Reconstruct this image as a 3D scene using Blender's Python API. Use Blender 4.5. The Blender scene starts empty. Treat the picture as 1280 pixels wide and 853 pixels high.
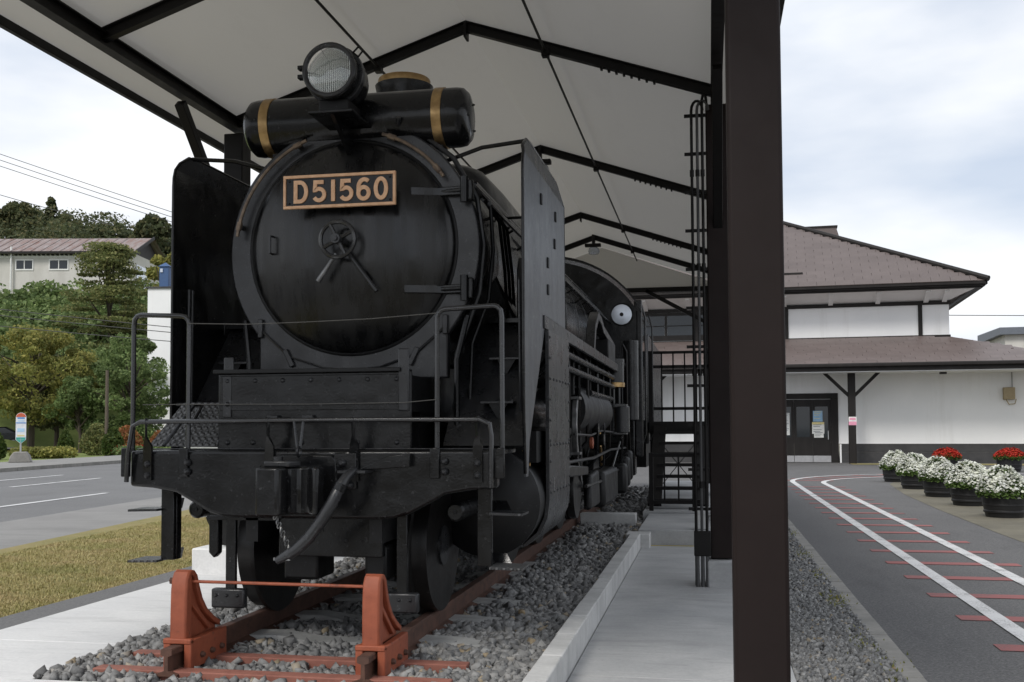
import bpy, bmesh, math, random
import numpy as np
from mathutils import Vector, Matrix
R_ = math.radians
random.seed(7); rng = np.random.default_rng(11)
scene = bpy.context.scene
COL = scene.collection

# ------------------------------------------------------------------ camera
CAM_Z = 1.45
F, CY_PX, ROLL = 1300.0, 476.0, 0.0045
yaw = math.atan(246 / F); pitch = math.atan(58 / F)
fw = Vector((-math.sin(yaw) * math.cos(pitch), math.cos(yaw) * math.cos(pitch), math.sin(pitch)))
rt = Vector((math.cos(yaw), math.sin(yaw), 0)); up = rt.cross(fw)
rt2 = rt * math.cos(ROLL) - up * math.sin(ROLL); up2 = up * math.cos(ROLL) + rt * math.sin(ROLL)
cam = bpy.data.cameras.new('camera'); cam_o = bpy.data.objects.new('camera', cam); COL.objects.link(cam_o)
m = Matrix.Identity(4)
for i in range(3):
    m[i][0] = rt2[i]; m[i][1] = up2[i]; m[i][2] = -fw[i]
m[2][3] = CAM_Z
cam_o.matrix_world = m
cam.sensor_width = 36; cam.lens = 36 * F / 1280; cam.shift_y = (CY_PX - 426.5) / 1280
cam.clip_start = .05; cam.clip_end = 3000
scene.camera = cam_o

# ------------------------------------------------------------------ sky + sun
SUN_EL, SUN_AZ = R_(48), R_(205)          # azimuth clockwise from +Y: behind the camera, a little left
world = bpy.data.worlds.new('World'); scene.world = world; world.use_nodes = True
wn, wl = world.node_tree.nodes, world.node_tree.links; wn.clear()
out = wn.new('ShaderNodeOutputWorld'); bg = wn.new('ShaderNodeBackground')
sky = wn.new('ShaderNodeTexSky'); sky.sky_type = 'NISHITA'; sky.sun_disc = False
sky.sun_elevation = SUN_EL; sky.sun_rotation = SUN_AZ; sky.air_density = 1.0; sky.dust_density = 1.5
tc = wn.new('ShaderNodeTexCoord'); mp = wn.new('ShaderNodeMapping'); mp.inputs['Scale'].default_value = (1.0, 1.0, 3.0)
mp.inputs['Location'].default_value = (0.35, 0.1, 0.2)
n1 = wn.new('ShaderNodeTexNoise'); n1.inputs['Scale'].default_value = 1.7; n1.inputs['Detail'].default_value = 7; n1.inputs['Roughness'].default_value = .52
n2 = wn.new('ShaderNodeTexNoise'); n2.inputs['Scale'].default_value = 3.1; n2.inputs['Detail'].default_value = 5; n2.inputs['Roughness'].default_value = .5
r1 = wn.new('ShaderNodeValToRGB'); r1.color_ramp.elements[0].position = .30; r1.color_ramp.elements[1].position = .56
r1.color_ramp.elements[0].color = (.74, .74, .74, 1); r1.color_ramp.elements[1].color = (1, 1, 1, 1)
r2 = wn.new('ShaderNodeValToRGB'); r2.color_ramp.elements[0].position = .34; r2.color_ramp.elements[1].position = .62
r2.color_ramp.elements[0].color = (.44, .485, .56, 1); r2.color_ramp.elements[1].color = (.655, .665, .682, 1)
sc = wn.new('ShaderNodeMix'); sc.data_type = 'RGBA'; sc.blend_type = 'MULTIPLY'; sc.inputs[0].default_value = 1
sc.inputs[7].default_value = (.075, .075, .075, 1)
mx = wn.new('ShaderNodeMix'); mx.data_type = 'RGBA'
wl.new(tc.outputs['Generated'], mp.inputs[0]); wl.new(mp.outputs[0], n1.inputs[0]); wl.new(mp.outputs[0], n2.inputs[0])
wl.new(n1.outputs[0], r1.inputs[0]); wl.new(n2.outputs[0], r2.inputs[0])
wl.new(sky.outputs[0], sc.inputs[6]); wl.new(r1.outputs[0], mx.inputs[0]); wl.new(sc.outputs[2], mx.inputs[6]); wl.new(r2.outputs[0], mx.inputs[7])
wl.new(mx.outputs[2], bg.inputs[0]); bg.inputs[1].default_value = 1.0
wl.new(bg.outputs[0], out.inputs[0])
sun = bpy.data.lights.new('sun', 'SUN'); sun.energy = 1.5; sun.angle = R_(18); sun.color = (1, .96, .9)
sun_o = bpy.data.objects.new('sun', sun); COL.objects.link(sun_o)
sd = Vector((math.sin(SUN_AZ) * math.cos(SUN_EL), math.cos(SUN_AZ) * math.cos(SUN_EL), math.sin(SUN_EL)))
sun_o.rotation_euler = sd.to_track_quat('Z', 'Y').to_euler(); sun_o.location = (0, -5, 30)
scene.view_settings.view_transform = 'Standard'; scene.view_settings.look = 'None'
scene.view_settings.exposure = 0.72; scene.view_settings.gamma = 1
scene.render.engine = 'CYCLES'

# ------------------------------------------------------------------ materials
def srgb(r, g, b):
    f = lambda c: c / 12.92 if c <= .04045 else ((c + .055) / 1.055) ** 2.4
    return (f(r / 255), f(g / 255), f(b / 255), 1)

class NT:
    def __init__(s, name):
        s.m = bpy.data.materials.new(name); s.m.use_nodes = True
        s.n = s.m.node_tree.nodes; s.l = s.m.node_tree.links
        s.b = s.n['Principled BSDF']; s.c = s.n.new('ShaderNodeTexCoord')
    def noise(s, scale, detail=4, rough=.5, stretch=(1, 1, 1), src='Object', dist=0):
        mp = s.n.new('ShaderNodeMapping'); mp.inputs['Scale'].default_value = stretch
        t = s.n.new('ShaderNodeTexNoise'); t.inputs['Scale'].default_value = scale; t.inputs['Detail'].default_value = detail
        t.inputs['Roughness'].default_value = rough; t.inputs['Distortion'].default_value = dist
        s.l.new(s.c.outputs[src], mp.inputs[0]); s.l.new(mp.outputs[0], t.inputs[0]); return t.outputs[0]
    def ramp(s, fac, stops):
        r = s.n.new('ShaderNodeValToRGB'); e = r.color_ramp.elements
        e[0].position, e[0].color = stops[0][0], stops[0][1]; e[1].position, e[1].color = stops[-1][0], stops[-1][1]
        for p, c in stops[1:-1]:
            k = e.new(p); k.color = c
        s.l.new(fac, r.inputs[0]); return r.outputs[0]
    def mix(s, fac, a, b, mode='MIX'):
        x = s.n.new('ShaderNodeMix'); x.data_type = 'RGBA'; x.blend_type = mode
        for i, v in ((0, fac), (6, a), (7, b)):
            if hasattr(v, 'is_linked') or hasattr(v, 'links'): s.l.new(v, x.inputs[i])
            else: x.inputs[i].default_value = v
        return x.outputs[2]
    def island(s):
        g = s.n.new('ShaderNodeNewGeometry'); return g.outputs['Random Per Island']
    def bump(s, h, strength=.3, dist=.01):
        b = s.n.new('ShaderNodeBump'); b.inputs['Strength'].default_value = strength; b.inputs['Distance'].default_value = dist
        s.l.new(h, b.inputs['Height']); s.l.new(b.outputs[0], s.b.inputs['Normal'])
    def set(s, name, v):
        i = s.b.inputs[name]
        if hasattr(v, 'links') or hasattr(v, 'is_linked'): s.l.new(v, i)
        else: i.default_value = v
    def col(s, v): s.set('Base Color', v)
    def rough(s, v): s.set('Roughness', v)

def g(v): return (v, v, v, 1)
M = {}
def paint(name, base, wear, rough0=.34, rough1=.6, streak=True, bump=.12, metal=0.0, spec=.36):
    t = NT(name)
    a = t.noise(2.2, 6, .6); st = t.noise(5, 5, .6, (1.5, 1.5, .12)); f = t.noise(60, 3, .6)
    c = t.ramp(a, [(.32, base), (.72, wear)])
    if streak:
        s2 = t.ramp(st, [(.45, g(0)), (.75, g(1))]); c = t.mix(s2, c, tuple(x * 1.35 for x in wear[:3]) + (1,))
    t.col(c); t.rough(t.ramp(t.noise(7, 5, .65), [(.3, g(rough0)), (.75, g(rough1))]))
    if streak:
        sp = t.ramp(t.noise(38, 4, .62), [(.63, g(0)), (.70, g(.85))]); c = t.mix(sp, c, tuple(min(1, x * 3.2 + .012) for x in wear[:3]) + (1,)); t.col(c)
    t.bump(t.mix(.10, t.noise(5.5, 1.5, .4), f), bump, .025); t.set('Metallic', metal); t.set('Specular IOR Level', spec)
    M[name] = t.m; return t
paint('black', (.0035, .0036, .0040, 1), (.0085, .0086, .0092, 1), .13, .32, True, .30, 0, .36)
paint('black_satin', (.012, .0123, .0135, 1), (.024, .0245, .0265, 1), .22, .40, True, .26, 0, .5)
paint('rail_paint', (.007, .0071, .0078, 1), (.018, .0183, .020, 1), .18, .32, True, .05, 0, .8)
paint('black_deep', (.003, .003, .0033, 1), (.006, .006, .0066, 1), .4, .6)
paint('steel_dark', (.006, .0055, .0055, 1), (.012, .011, .011, 1), .3, .45)
paint('deflector_skylit', (.055, .059, .066, 1), (.090, .095, .104, 1), .28, .42, True, .10, 0, .55)  # base lightened: the sky's sheen on the outer face is put into the colour
paint('cladding_paint', (.018, .0185, .020, 1), (.046, .0465, .049, 1), .22, .40, True, .2, 0, .55)
t = NT('door_paint')
st = t.noise(4.5, 6, .65, (2.2, 2.2, .10)); a = t.noise(3, 5, .6)
c = t.mix(t.ramp(st, [(.42, g(0)), (.62, g(1))]), (.0035, .0036, .004, 1), (.010, .0099, .010, 1))
c = t.mix(t.ramp(a, [(.5, g(0)), (.85, g(.8))]), c, (.016, .0145, .0135, 1)); t.col(c)
t.rough(t.ramp(st, [(.32, g(.17)), (.68, g(.40))])); t.bump(t.mix(.25, t.noise(4, 1.5, .4), a), .28, .025); t.set('Specular IOR Level', .5); M['door_paint'] = t.m
t = NT('tread_plate')      # raised diamond ribs
mp1 = t.n.new('ShaderNodeMapping'); mp1.inputs['Rotation'].default_value = (0, 0, R_(45)); mp1.inputs['Scale'].default_value = (1, 1, .9)
ck = t.n.new('ShaderNodeTexVoronoi'); ck.inputs['Scale'].default_value = 32; ck.inputs['Randomness'].default_value = 0
t.l.new(t.c.outputs['Object'], mp1.inputs[0]); t.l.new(mp1.outputs[0], ck.inputs[0])
t.bump(t.ramp(ck.outputs[0], [(.25, g(1)), (.55, g(0))]), 1.0, .012)
t.col(t.ramp(ck.outputs[0], [(.2, g(.14)), (.5, g(.06))])); t.rough(.36); t.set('Metallic', .35); M['tread_plate'] = t.m
t = NT('brass'); t.col(t.ramp(t.noise(14, 5, .6), [(.3, (.30, .19, .085, 1)), (.7, (.50, .34, .16, 1))])); t.set('Metallic', .9); t.rough(t.ramp(t.noise(30), [(.3, g(.28)), (.7, g(.48))])); M['brass'] = t.m
t = NT('bronze_letter'); t.col(t.ramp(t.noise(25, 4), [(.3, (.66, .38, .21, 1)), (.7, (.82, .52, .32, 1))])); t.set('Metallic', .1); t.rough(.5); M['bronze_letter'] = t.m
t = NT('copper_pipe'); t.col(t.ramp(t.noise(18, 4), [(.35, (.13, .10, .08, 1)), (.7, (.28, .21, .15, 1))])); t.set('Metallic', .6); t.rough(.42); M['copper_pipe'] = t.m
t = NT('bare_steel'); t.col(t.ramp(t.noise(12, 5), [(.3, g(.10)), (.7, g(.30))])); t.set('Metallic', .8); t.rough(.38); M['bare_steel'] = t.m
t = NT('rail_rust'); t.col(t.ramp(t.noise(9, 6, .65), [(.3, (.045, .022, .015, 1)), (.7, (.12, .055, .036, 1))])); t.rough(.75); t.bump(t.noise(60), .2, .004); M['rail_rust'] = t.m
t = NT('red_oxide')
c = t.ramp(t.noise(6, 6, .65), [(.3, (.20, .046, .020, 1)), (.7, (.35, .090, .040, 1))]); c = t.mix(t.ramp(t.noise(16, 6, .7), [(.58, g(0)), (.70, g(.75))]), c, (.09, .03, .02, 1))
t.col(c); t.rough(.62); t.bump(t.noise(45, 4), .25, .004); M['red_oxide'] = t.m
t = NT('red_beam'); t.col(t.ramp(t.noise(8, 6, .65), [(.3, (.20, .075, .055, 1)), (.7, (.32, .13, .095, 1))])); t.rough(.8); M['red_beam'] = t.m
def concrete(name, c0, c1, sc=1.6, dark=None, bump=.25):
    t = NT(name)
    c = t.ramp(t.noise(sc, 8, .62), [(.3, c0), (.7, c1)]); c = t.mix(t.ramp(t.noise(34, 6, .7), [(.35, g(0)), (.8, g(.45))]), c, tuple(x * .72 for x in c0[:3]) + (1,))
    c = t.mix(t.ramp(t.noise(.55, 5, .6, (1, 3, 1)), [(.52, g(0)), (.68, g(.4))]), c, dark or tuple(x * .6 for x in c0[:3]) + (1,))
    c = t.mix(t.ramp(t.noise(5, 7, .7, (.45, 2.6, 1)), [(.52, g(0)), (.72, g(.5))]), c, tuple(x * .66 for x in c0[:3]) + (1,)); c = t.mix(t.ramp(t.noise(14, 5, .7), [(.68, g(0)), (.73, g(.7))]), c, tuple(x * .38 for x in c0[:3]) + (1,))
    t.col(c); t.rough(.85); t.bump(t.noise(90, 4, .7), bump, .004); M[name] = t.m; return t
concrete('concrete_walk', (.33, .335, .34, 1), (.47, .47, .465, 1), 1.4)
concrete('concrete_white', (.62, .625, .63, 1), (.74, .74, .735, 1), 1.0, (.40, .40, .40, 1))
concrete('concrete_kerb', (.42, .42, .415, 1), (.55, .55, .54, 1), 3)
concrete('concrete_sleeper', (.30, .30, .29, 1), (.44, .44, .43, 1), 5)
concrete('concrete_old', (.20, .195, .18, 1), (.33, .315, .29, 1), 3)
concrete('pavement', (.20, .195, .19, 1), (.27, .265, .255, 1), .8)
def asphalt(name, c0, c1):
    t = NT(name)
    c = t.ramp(t.noise(.45, 6, .6), [(.3, c0), (.7, c1)]); c = t.mix(t.ramp(t.noise(55, 4, .8), [(.42, g(0)), (.72, g(.85))]), c, (.21, .205, .20, 1)); c = t.mix(t.ramp(t.noise(42, 4, .8), [(.30, g(.7)), (.45, g(0))]), c, (.018, .018, .019, 1)); c = t.mix(t.ramp(t.noise(24, 5, .85), [(.50, g(0)), (.66, g(.7))]), c, (.17, .168, .165, 1))
    c = t.mix(t.ramp(t.noise(.9, 7, .7, (1, .35, 1)), [(.55, g(0)), (.75, g(.45))]), c, tuple(x * .62 for x in c0[:3]) + (1,)); c = t.mix(t.ramp(t.noise(26, 5, .75), [(.66, g(0)), (.70, g(.6))]), c, (.30, .285, .25, 1))
    t.col(c); t.rough(.9); t.bump(t.noise(150, 3, .7), .5, .006); M[name] = t.m
asphalt('asphalt', (.058, .058, .061, 1), (.090, .089, .091, 1))
asphalt('road_asphalt', (.105, .107, .112, 1), (.145, .147, .152, 1))
def road_paint(name, c, keep=.9):
    t = NT(name); f = t.mix(.45, t.noise(70, 5, .75), t.noise(2.5, 6, .7)); t.col(t.mix(t.ramp(f, [(.36, g(1)), (.50, g(.05))]), c, (.085, .085, .088, 1))); t.rough(.8); M[name] = t.m
road_paint('white_paint', (.62, .62, .62, 1)); road_paint('red_paint', (.29, .095, .09, 1))
t = NT('earth'); t.col(t.ramp(t.noise(1.2, 8, .65), [(.3, (.10, .092, .07, 1)), (.7, (.17, .155, .115, 1))])); t.rough(.95); t.bump(t.noise(50, 5), .5, .01); M['earth'] = t.m
t = NT('turf')
c = t.ramp(t.noise(.9, 8, .68), [(.30, (.17, .17, .055, 1)), (.5, (.25, .215, .085, 1)), (.72, (.31, .24, .12, 1))]); t.col(c); t.rough(.95); t.bump(t.noise(60, 5, .7), .8, .02); M['turf'] = t.m
t = NT('lawn'); t.col(t.ramp(t.noise(.6, 8, .65), [(.3, (.11, .15, .035, 1)), (.7, (.20, .24, .07, 1))])); t.rough(.95); t.bump(t.noise(20, 5), .8, .05); M['lawn'] = t.m
t = NT('grass_blade'); t.col(t.mix(.5, t.ramp(t.island(), [(.0, (.23, .225, .075, 1)), (.5, (.35, .305, .125, 1)), (1, (.44, .35, .18, 1))]), t.ramp(t.noise(1.3, 7, .7), [(.38, (.20, .225, .06, 1)), (.5, (.40, .34, .15, 1)), (.62, (.47, .34, .20, 1))]))); t.rough(.8); M['grass_blade'] = t.m
t = NT('stones')
c = t.ramp(t.island(), [(0, (.11, .11, .11, 1)), (.35, (.19, .19, .188, 1)), (.62, (.26, .257, .25, 1)), (.86, (.33, .325, .315, 1)), (.955, (.42, .42, .41, 1)), (.97, (.36, .25, .10, 1)), (1, (.42, .41, .39, 1))])
t.col(t.mix(.35, c, t.ramp(t.noise(40, 5), [(.3, g(.10)), (.7, g(.26))]))); t.rough(.9); t.bump(t.noise(90, 4), .4, .004); M['stones'] = t.m
t = NT('gravel_bed'); t.col(t.ramp(t.noise(60, 4), [(.3, g(.03)), (.7, g(.11))])); t.rough(1); M['gravel_bed'] = t.m
t = NT('ceiling'); t.col(t.ramp(t.noise(.7, 6, .6), [(.3, (.66, .645, .62, 1)), (.7, (.72, .705, .68, 1))])); t.rough(.8); cst = t.mix(t.ramp(t.noise(1.1, 8, .7, (1, .25, 1)), [(.55, g(0)), (.8, g(.35))]), (.70, .685, .66, 1), (.50, .48, .45, 1)); t.col(cst)
tr_n = t.n.new('ShaderNodeBsdfTranslucent'); tr_n.inputs[0].default_value = (.62, .60, .56, 1); ms_n = t.n.new('ShaderNodeMixShader'); ms_n.inputs[0].default_value = .13
t.l.new(t.b.outputs[0], ms_n.inputs[1]); t.l.new(tr_n.outputs[0], ms_n.inputs[2]); t.l.new(ms_n.outputs[0], t.n['Material Output'].inputs[0]); M['ceiling'] = t.m
M['gable'] = t.m.copy(); M['gable'].node_tree.nodes['Mix Shader'].inputs[0].default_value = .45  # ceiling copy made more translucent so the backlit gable reads brighter
paint('brown_steel', (.0115, .0070, .0063, 1), (.016, .0100, .0090, 1), .52, .66, False, .03, 0, .2)
paint('dark_steel', (.0055, .0048, .0046, 1), (.009, .0078, .0074, 1), .45, .6, False, .04, 0, .25)
paint('grey_pipe', (.05, .05, .052, 1), (.08, .08, .08, 1), .4, .6, False, .05)
t = NT('white_wall'); c = t.ramp(t.noise(.5, 6, .6), [(.3, (.76, .765, .77, 1)), (.7, (.83, .83, .83, 1))]); c = t.mix(t.ramp(t.noise(1.6, 7, .7, (1.2, 1.2, .12)), [(.52, g(0)), (.8, g(.45))]), c, (.56, .55, .53, 1)); t.col(c); t.rough(.9); t.bump(t.noise(40), .1, .004); M['white_wall'] = t.m
t = NT('cream_wall'); t.col(t.ramp(t.noise(.9, 7, .65, (1, 1, .3)), [(.3, (.46, .445, .41, 1)), (.7, (.58, .565, .53, 1))])); t.rough(.9); M['cream_wall'] = t.m
t = NT('timber_dark'); t.col(t.ramp(t.noise(4, 6, .6, (1, 1, .2)), [(.3, (.008, .0065, .006, 1)), (.7, (.017, .0145, .0135, 1))])); t.rough(.6); t.set('Specular IOR Level', .3); t.bump(t.noise(14, 5, .6, (1, 1, .1)), .3, .01); M['timber_dark'] = t.m
t = NT('dado'); t.col(t.ramp(t.noise(3, 6, .65), [(.3, (.028, .028, .030, 1)), (.7, (.050, .049, .050, 1))])); t.rough(.7); M['dado'] = t.m
t = NT('shingle')
oi = t.n.new('ShaderNodeObjectInfo')
c = t.mix(.5, t.ramp(oi.outputs['Random'], [(0, (.105, .083, .076, 1)), (1, (.145, .116, .108, 1))]), t.ramp(t.noise(2.2, 6, .65), [(.3, (.092, .070, .065, 1)), (.7, (.155, .124, .117, 1))])); t.col(c); t.rough(.45); M['shingle'] = t.m
t = NT('shingle_far'); c = t.mix(.5, t.ramp(t.island(), [(0, (.100, .080, .075, 1)), (1, (.132, .107, .101, 1))]), t.ramp(t.noise(.8, 6, .65), [(.3, (.096, .076, .071, 1)), (.7, (.142, .115, .108, 1))])); t.col(c); t.rough(.5); M['shingle_far'] = t.m
t = NT('window_glass'); t.col((.018, .024, .030, 1)); t.rough(.05); t.set('Specular IOR Level', .5); M['window_glass'] = t.m
t = NT('lamp_glass'); t.col((.55, .55, .52, 1)); t.set('Metallic', .85)
wv = t.n.new('ShaderNodeTexWave'); wv.inputs['Scale'].default_value = 22; wv.bands_direction = 'X'; t.l.new(t.c.outputs['Object'], wv.inputs[0]); t.bump(wv.outputs[1], .25, .004); t.rough(.10); M['lamp_glass'] = t.m
t = NT('clear_glass'); t.col((.92, .93, .92, 1)); t.rough(.02); t.set('Transmission Weight', 1.0); t.set('IOR', 1.45); M['clear_glass'] = t.m
def flat(name, c, rough=.6, metal=0):
    t = NT(name); t.col(t.ramp(t.noise(9, 5, .6), [(.3, tuple(x * .88 for x in c[:3]) + (1,)), (.7, tuple(min(1, x * 1.08) for x in c[:3]) + (1,))])); t.rough(rough); t.set('Metallic', metal); M[name] = t.m
flat('cab_window', (.52, .56, .62, 1), .12, .6)
flat('paper_white', (.70, .70, .68, 1), .8); flat('paper_blue', (.30, .48, .66, 1), .8); flat('paper_pink', (.72, .30, .42, 1), .8); flat('paper_yellow', (.70, .60, .30, 1), .8)
flat('sign_red', (.55, .12, .06, 1), .5); flat('sign_blue', (.08, .26, .58, 1), .5); flat('sign_green', (.05, .34, .28, 1), .5); flat('sign_white', (.72, .74, .76, 1), .5); flat('sign_lightblue', (.42, .62, .80, 1), .5)
flat('aluminium', (.42, .42, .43, 1), .4, .5); flat('tan_box', (.34, .27, .16, 1), .6); flat('blue_tin', (.035, .085, .20, 1), .55)
flat('barrel_black', (.009, .009, .010, 1), .5); flat('soil', (.03, .022, .015, 1), .95)
flat('car_paint', (.012, .014, .018, 1), .18, .3); flat('car_wheel', (.30, .30, .31, 1), .35, .6); flat('rubber', (.012, .012, .012, 1), .8)
flat('grey_roof', (.12, .135, .16, 1), .6); flat('wire', (.05, .05, .05, 1), .7); flat('rope', (.13, .125, .115, 1), .9); flat('wood_pole', (.10, .08, .06, 1), .9); flat('yellow_line', (.42, .33, .07, 1), .8)
t = NT('rust_roof')
st = t.noise(1.6, 7, .7, (3, .35, .35)); c = t.ramp(st, [(.30, (.16, .06, .035, 1)), (.48, (.20, .155, .145, 1)), (.62, (.27, .24, .235, 1)), (.8, (.14, .055, .035, 1))]); t.col(c); t.rough(.7); M['rust_roof'] = t.m
def leaf(name, stops, trans=.42):
    t = NT(name); c = t.ramp(t.island(), stops); c2 = t.ramp(t.noise(.55, 5, .6), [(.32, g(.55)), (.68, g(1.3))]); c = t.mix(1, c, c2, 'MULTIPLY')
    t.col(c); t.rough(.65); t.set('Specular IOR Level', .25)
    tr = t.n.new('ShaderNodeBsdfTranslucent'); t.l.new(c, tr.inputs[0]); ms = t.n.new('ShaderNodeMixShader'); ms.inputs[0].default_value = trans
    t.l.new(t.b.outputs[0], ms.inputs[1]); t.l.new(tr.outputs[0], ms.inputs[2]); t.l.new(ms.outputs[0], t.n['Material Output'].inputs[0]); M[name] = t.m
leaf('leaf_green', [(0, (0.087, 0.134, 0.046, 1)), (.6, (0.160, 0.224, 0.079, 1)), (1, (0.256, 0.320, 0.128, 1))])
leaf('leaf_yellow', [(0, (0.166, 0.186, 0.054, 1)), (.6, (0.288, 0.288, 0.083, 1)), (1, (0.422, 0.371, 0.115, 1))])
leaf('leaf_dark', [(0, (0.057, 0.074, 0.035, 1)), (.6, (0.101, 0.119, 0.054, 1)), (1, (0.169, 0.155, 0.070, 1))])
leaf('leaf_olive', [(0, (0.101, 0.128, 0.046, 1)), (.6, (0.182, 0.203, 0.070, 1)), (1, (0.284, 0.270, 0.108, 1))])
leaf('leaf_topiary', [(0, (.045, .08, .018, 1)), (.6, (.08, .12, .028, 1)), (1, (.13, .165, .042, 1))])
leaf('leaf_orange', [(0, (.24, .085, .03, 1)), (.6, (.42, .18, .08, 1)), (1, (.22, .19, .06, 1))])
leaf('leaf_planter', [(0, (.07, .13, .03, 1)), (1, (.17, .26, .07, 1))])
leaf('blossom_white', [(0, (.74, .76, .62, 1)), (.5, (.86, .87, .80, 1)), (1, (.90, .91, .88, 1))], .3)
leaf('blossom_red', [(0, (.30, .012, .008, 1)), (.5, (.50, .025, .015, 1)), (1, (.60, .07, .03, 1))], .2)
leaf('bark', [(0, (.05, .04, .03, 1)), (1, (.09, .072, .055, 1))], 0)

# ------------------------------------------------------------------ mesh helpers
OFFS = {}
class MB:
    def __init__(s): s.v = []; s.f = []
    def add(s, vs, fs):
        n = len(s.v); s.v += [tuple(p) for p in vs]; s.f += [tuple(i + n for i in q) for q in fs]; return s
    def box(s, x0, x1, y0, y1, z0, z1):
        return s.add([(x0, y0, z0), (x1, y0, z0), (x1, y1, z0), (x0, y1, z0), (x0, y0, z1), (x1, y0, z1), (x1, y1, z1), (x0, y1, z1)],
                     [(3, 2, 1, 0), (4, 5, 6, 7), (0, 1, 5, 4), (1, 2, 6, 5), (2, 3, 7, 6), (3, 0, 4, 7)])
    def obox(s, c, sx, sy, sz, rot):
        b = MB().box(-sx / 2, sx / 2, -sy / 2, sy / 2, -sz / 2, sz / 2); c = Vector(c)
        return s.add([rot @ Vector(p) + c for p in b.v], b.f)
    def bar(s, p0, p1, w, h, upv=(0, 0, 1)):
        p0, p1 = Vector(p0), Vector(p1); d = (p1 - p0).normalized(); sdv = d.cross(Vector(upv))
        if sdv.length < 1e-4: sdv = d.cross(Vector((1, 0, 0)))
        sdv.normalize(); u = sdv.cross(d); q = []
        for p in (p0, p1):
            for a, b in ((-1, -1), (1, -1), (1, 1), (-1, 1)): q.append(p + sdv * (a * w / 2) + u * (b * h / 2))
        return s.add(q, [(3, 2, 1, 0), (4, 5, 6, 7), (0, 1, 5, 4), (1, 2, 6, 5), (2, 3, 7, 6), (3, 0, 4, 7)])
    def tube(s, pts, r, n=8, closed=False):
        pts = [Vector(p) for p in pts]; k = len(pts); rs = r if isinstance(r, (list, tuple)) else [r] * k
        d0 = (pts[1] - pts[0]).normalized(); u = d0.orthogonal().normalized(); vs = []; prev = d0
        for i, p in enumerate(pts):
            if closed: d = (pts[(i + 1) % k] - pts[i - 1]).normalized()
            else: d = ((pts[min(i + 1, k - 1)] - pts[max(i - 1, 0)])).normalized()
            q = prev.rotation_difference(d); u = (q @ u); u = (u - d * u.dot(d)).normalized(); w = d.cross(u); prev = d
            for j in range(n):
                a = 2 * math.pi * j / n; vs.append(p + (u * math.cos(a) + w * math.sin(a)) * rs[i])
        fs = []
        for i in range(k if closed else k - 1):
            i2 = (i + 1) % k
            for j in range(n):
                j2 = (j + 1) % n; fs.append((i * n + j, i * n + j2, i2 * n + j2, i2 * n + j))
        if not closed: fs += [tuple(range(n - 1, -1, -1)), tuple((k - 1) * n + j for j in range(n))]
        return s.add(vs, fs)
    def cyl(s, p0, p1, r, n=16, r2=None): return s.tube([p0, p1], [r, r if r2 is None else r2], n)
    def lathe(s, prof, o, ax='y', n=48, a0=0, a1=2 * math.pi, sy=1.0):
        full = abs(a1 - a0 - 2 * math.pi) < 1e-6; cnt = n if full else n + 1; vs = []; fs = []; o = Vector(o)
        for r, h in prof:
            for j in range(cnt):
                a = a0 + (a1 - a0) * j / n; c, q = math.cos(a) * r, math.sin(a) * r * sy
                vs.append(o + Vector({'y': (c, h, q), 'z': (c, q, h), 'x': (h, c, q)}[ax]))
        for i in range(len(prof) - 1):
            for j in range(n):
                j2 = (j + 1) % cnt; fs.append((i * cnt + j, i * cnt + j2, (i + 1) * cnt + j2, (i + 1) * cnt + j))
        for k, rv in ((0, True), (len(prof) - 1, False)):
            if prof[k][0] > 1e-5 and full:
                q = [k * cnt + j for j in range(cnt)]; fs.append(tuple(q[::-1] if rv else q))
        return s.add(vs, fs)
    def prism(s, poly, a, b, ax='y'):
        n = len(poly); mk = {'y': lambda p, h: (p[0], h, p[1]), 'x': lambda p, h: (h, p[0], p[1]), 'z': lambda p, h: (p[0], p[1], h)}[ax]
        vs = [mk(p, a) for p in poly] + [mk(p, b) for p in poly]
        fs = [tuple(range(n)), tuple(range(2 * n - 1, n - 1, -1))] + [(i, n + i, n + (i + 1) % n, (i + 1) % n) for i in range(n)]
        return s.add(vs, fs)
    def ring(s, c, R, r, ax='y', n=40, m=8):
        c = Vector(c); pts = []
        for i in range(n):
            a = 2 * math.pi * i / n; q, w = math.cos(a) * R, math.sin(a) * R
            pts.append(c + Vector({'y': (q, 0, w), 'x': (0, q, w), 'z': (q, w, 0)}[ax]))
        return s.tube(pts, r, m, True)
    def ribbon(s, poly, w, y0, y1, closed=False):
        P = [Vector((p[0], p[1])) for p in poly]; k = len(P); L, Rr = [], []
        for i in range(k):
            a = P[i - 1] if (closed or i) else P[i]; b = P[(i + 1) % k] if (closed or i < k - 1) else P[i]
            d1 = (P[i] - a); d2 = (b - P[i]); d1 = d1.normalized() if d1.length > 1e-6 else d2.normalized(); d2 = d2.normalized() if d2.length > 1e-6 else d1
            t = (d1 + d2).normalized(); nv = Vector((-t.y, t.x)); sc_ = 1 / max(.5, nv.dot(Vector((-d1.y, d1.x))))
            L.append(P[i] + nv * w / 2 * sc_); Rr.append(P[i] - nv * w / 2 * sc_)
        vs = []
        for i in range(k):
            for q, y in ((L[i], y0), (Rr[i], y0), (Rr[i], y1), (L[i], y1)): vs.append((q.x, y, q.y))
        fs = []
        for i in range(k if closed else k - 1):
            j = (i + 1) % k
            for e in range(4): fs.append((i * 4 + e, i * 4 + (e + 1) % 4, j * 4 + (e + 1) % 4, j * 4 + e))
        if not closed: fs += [(3, 2, 1, 0), tuple((k - 1) * 4 + e for e in range(4))]
        return s.add(vs, fs)
    def xf(s, fn): s.v = [tuple(fn(Vector(p))) for p in s.v]; return s
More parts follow.
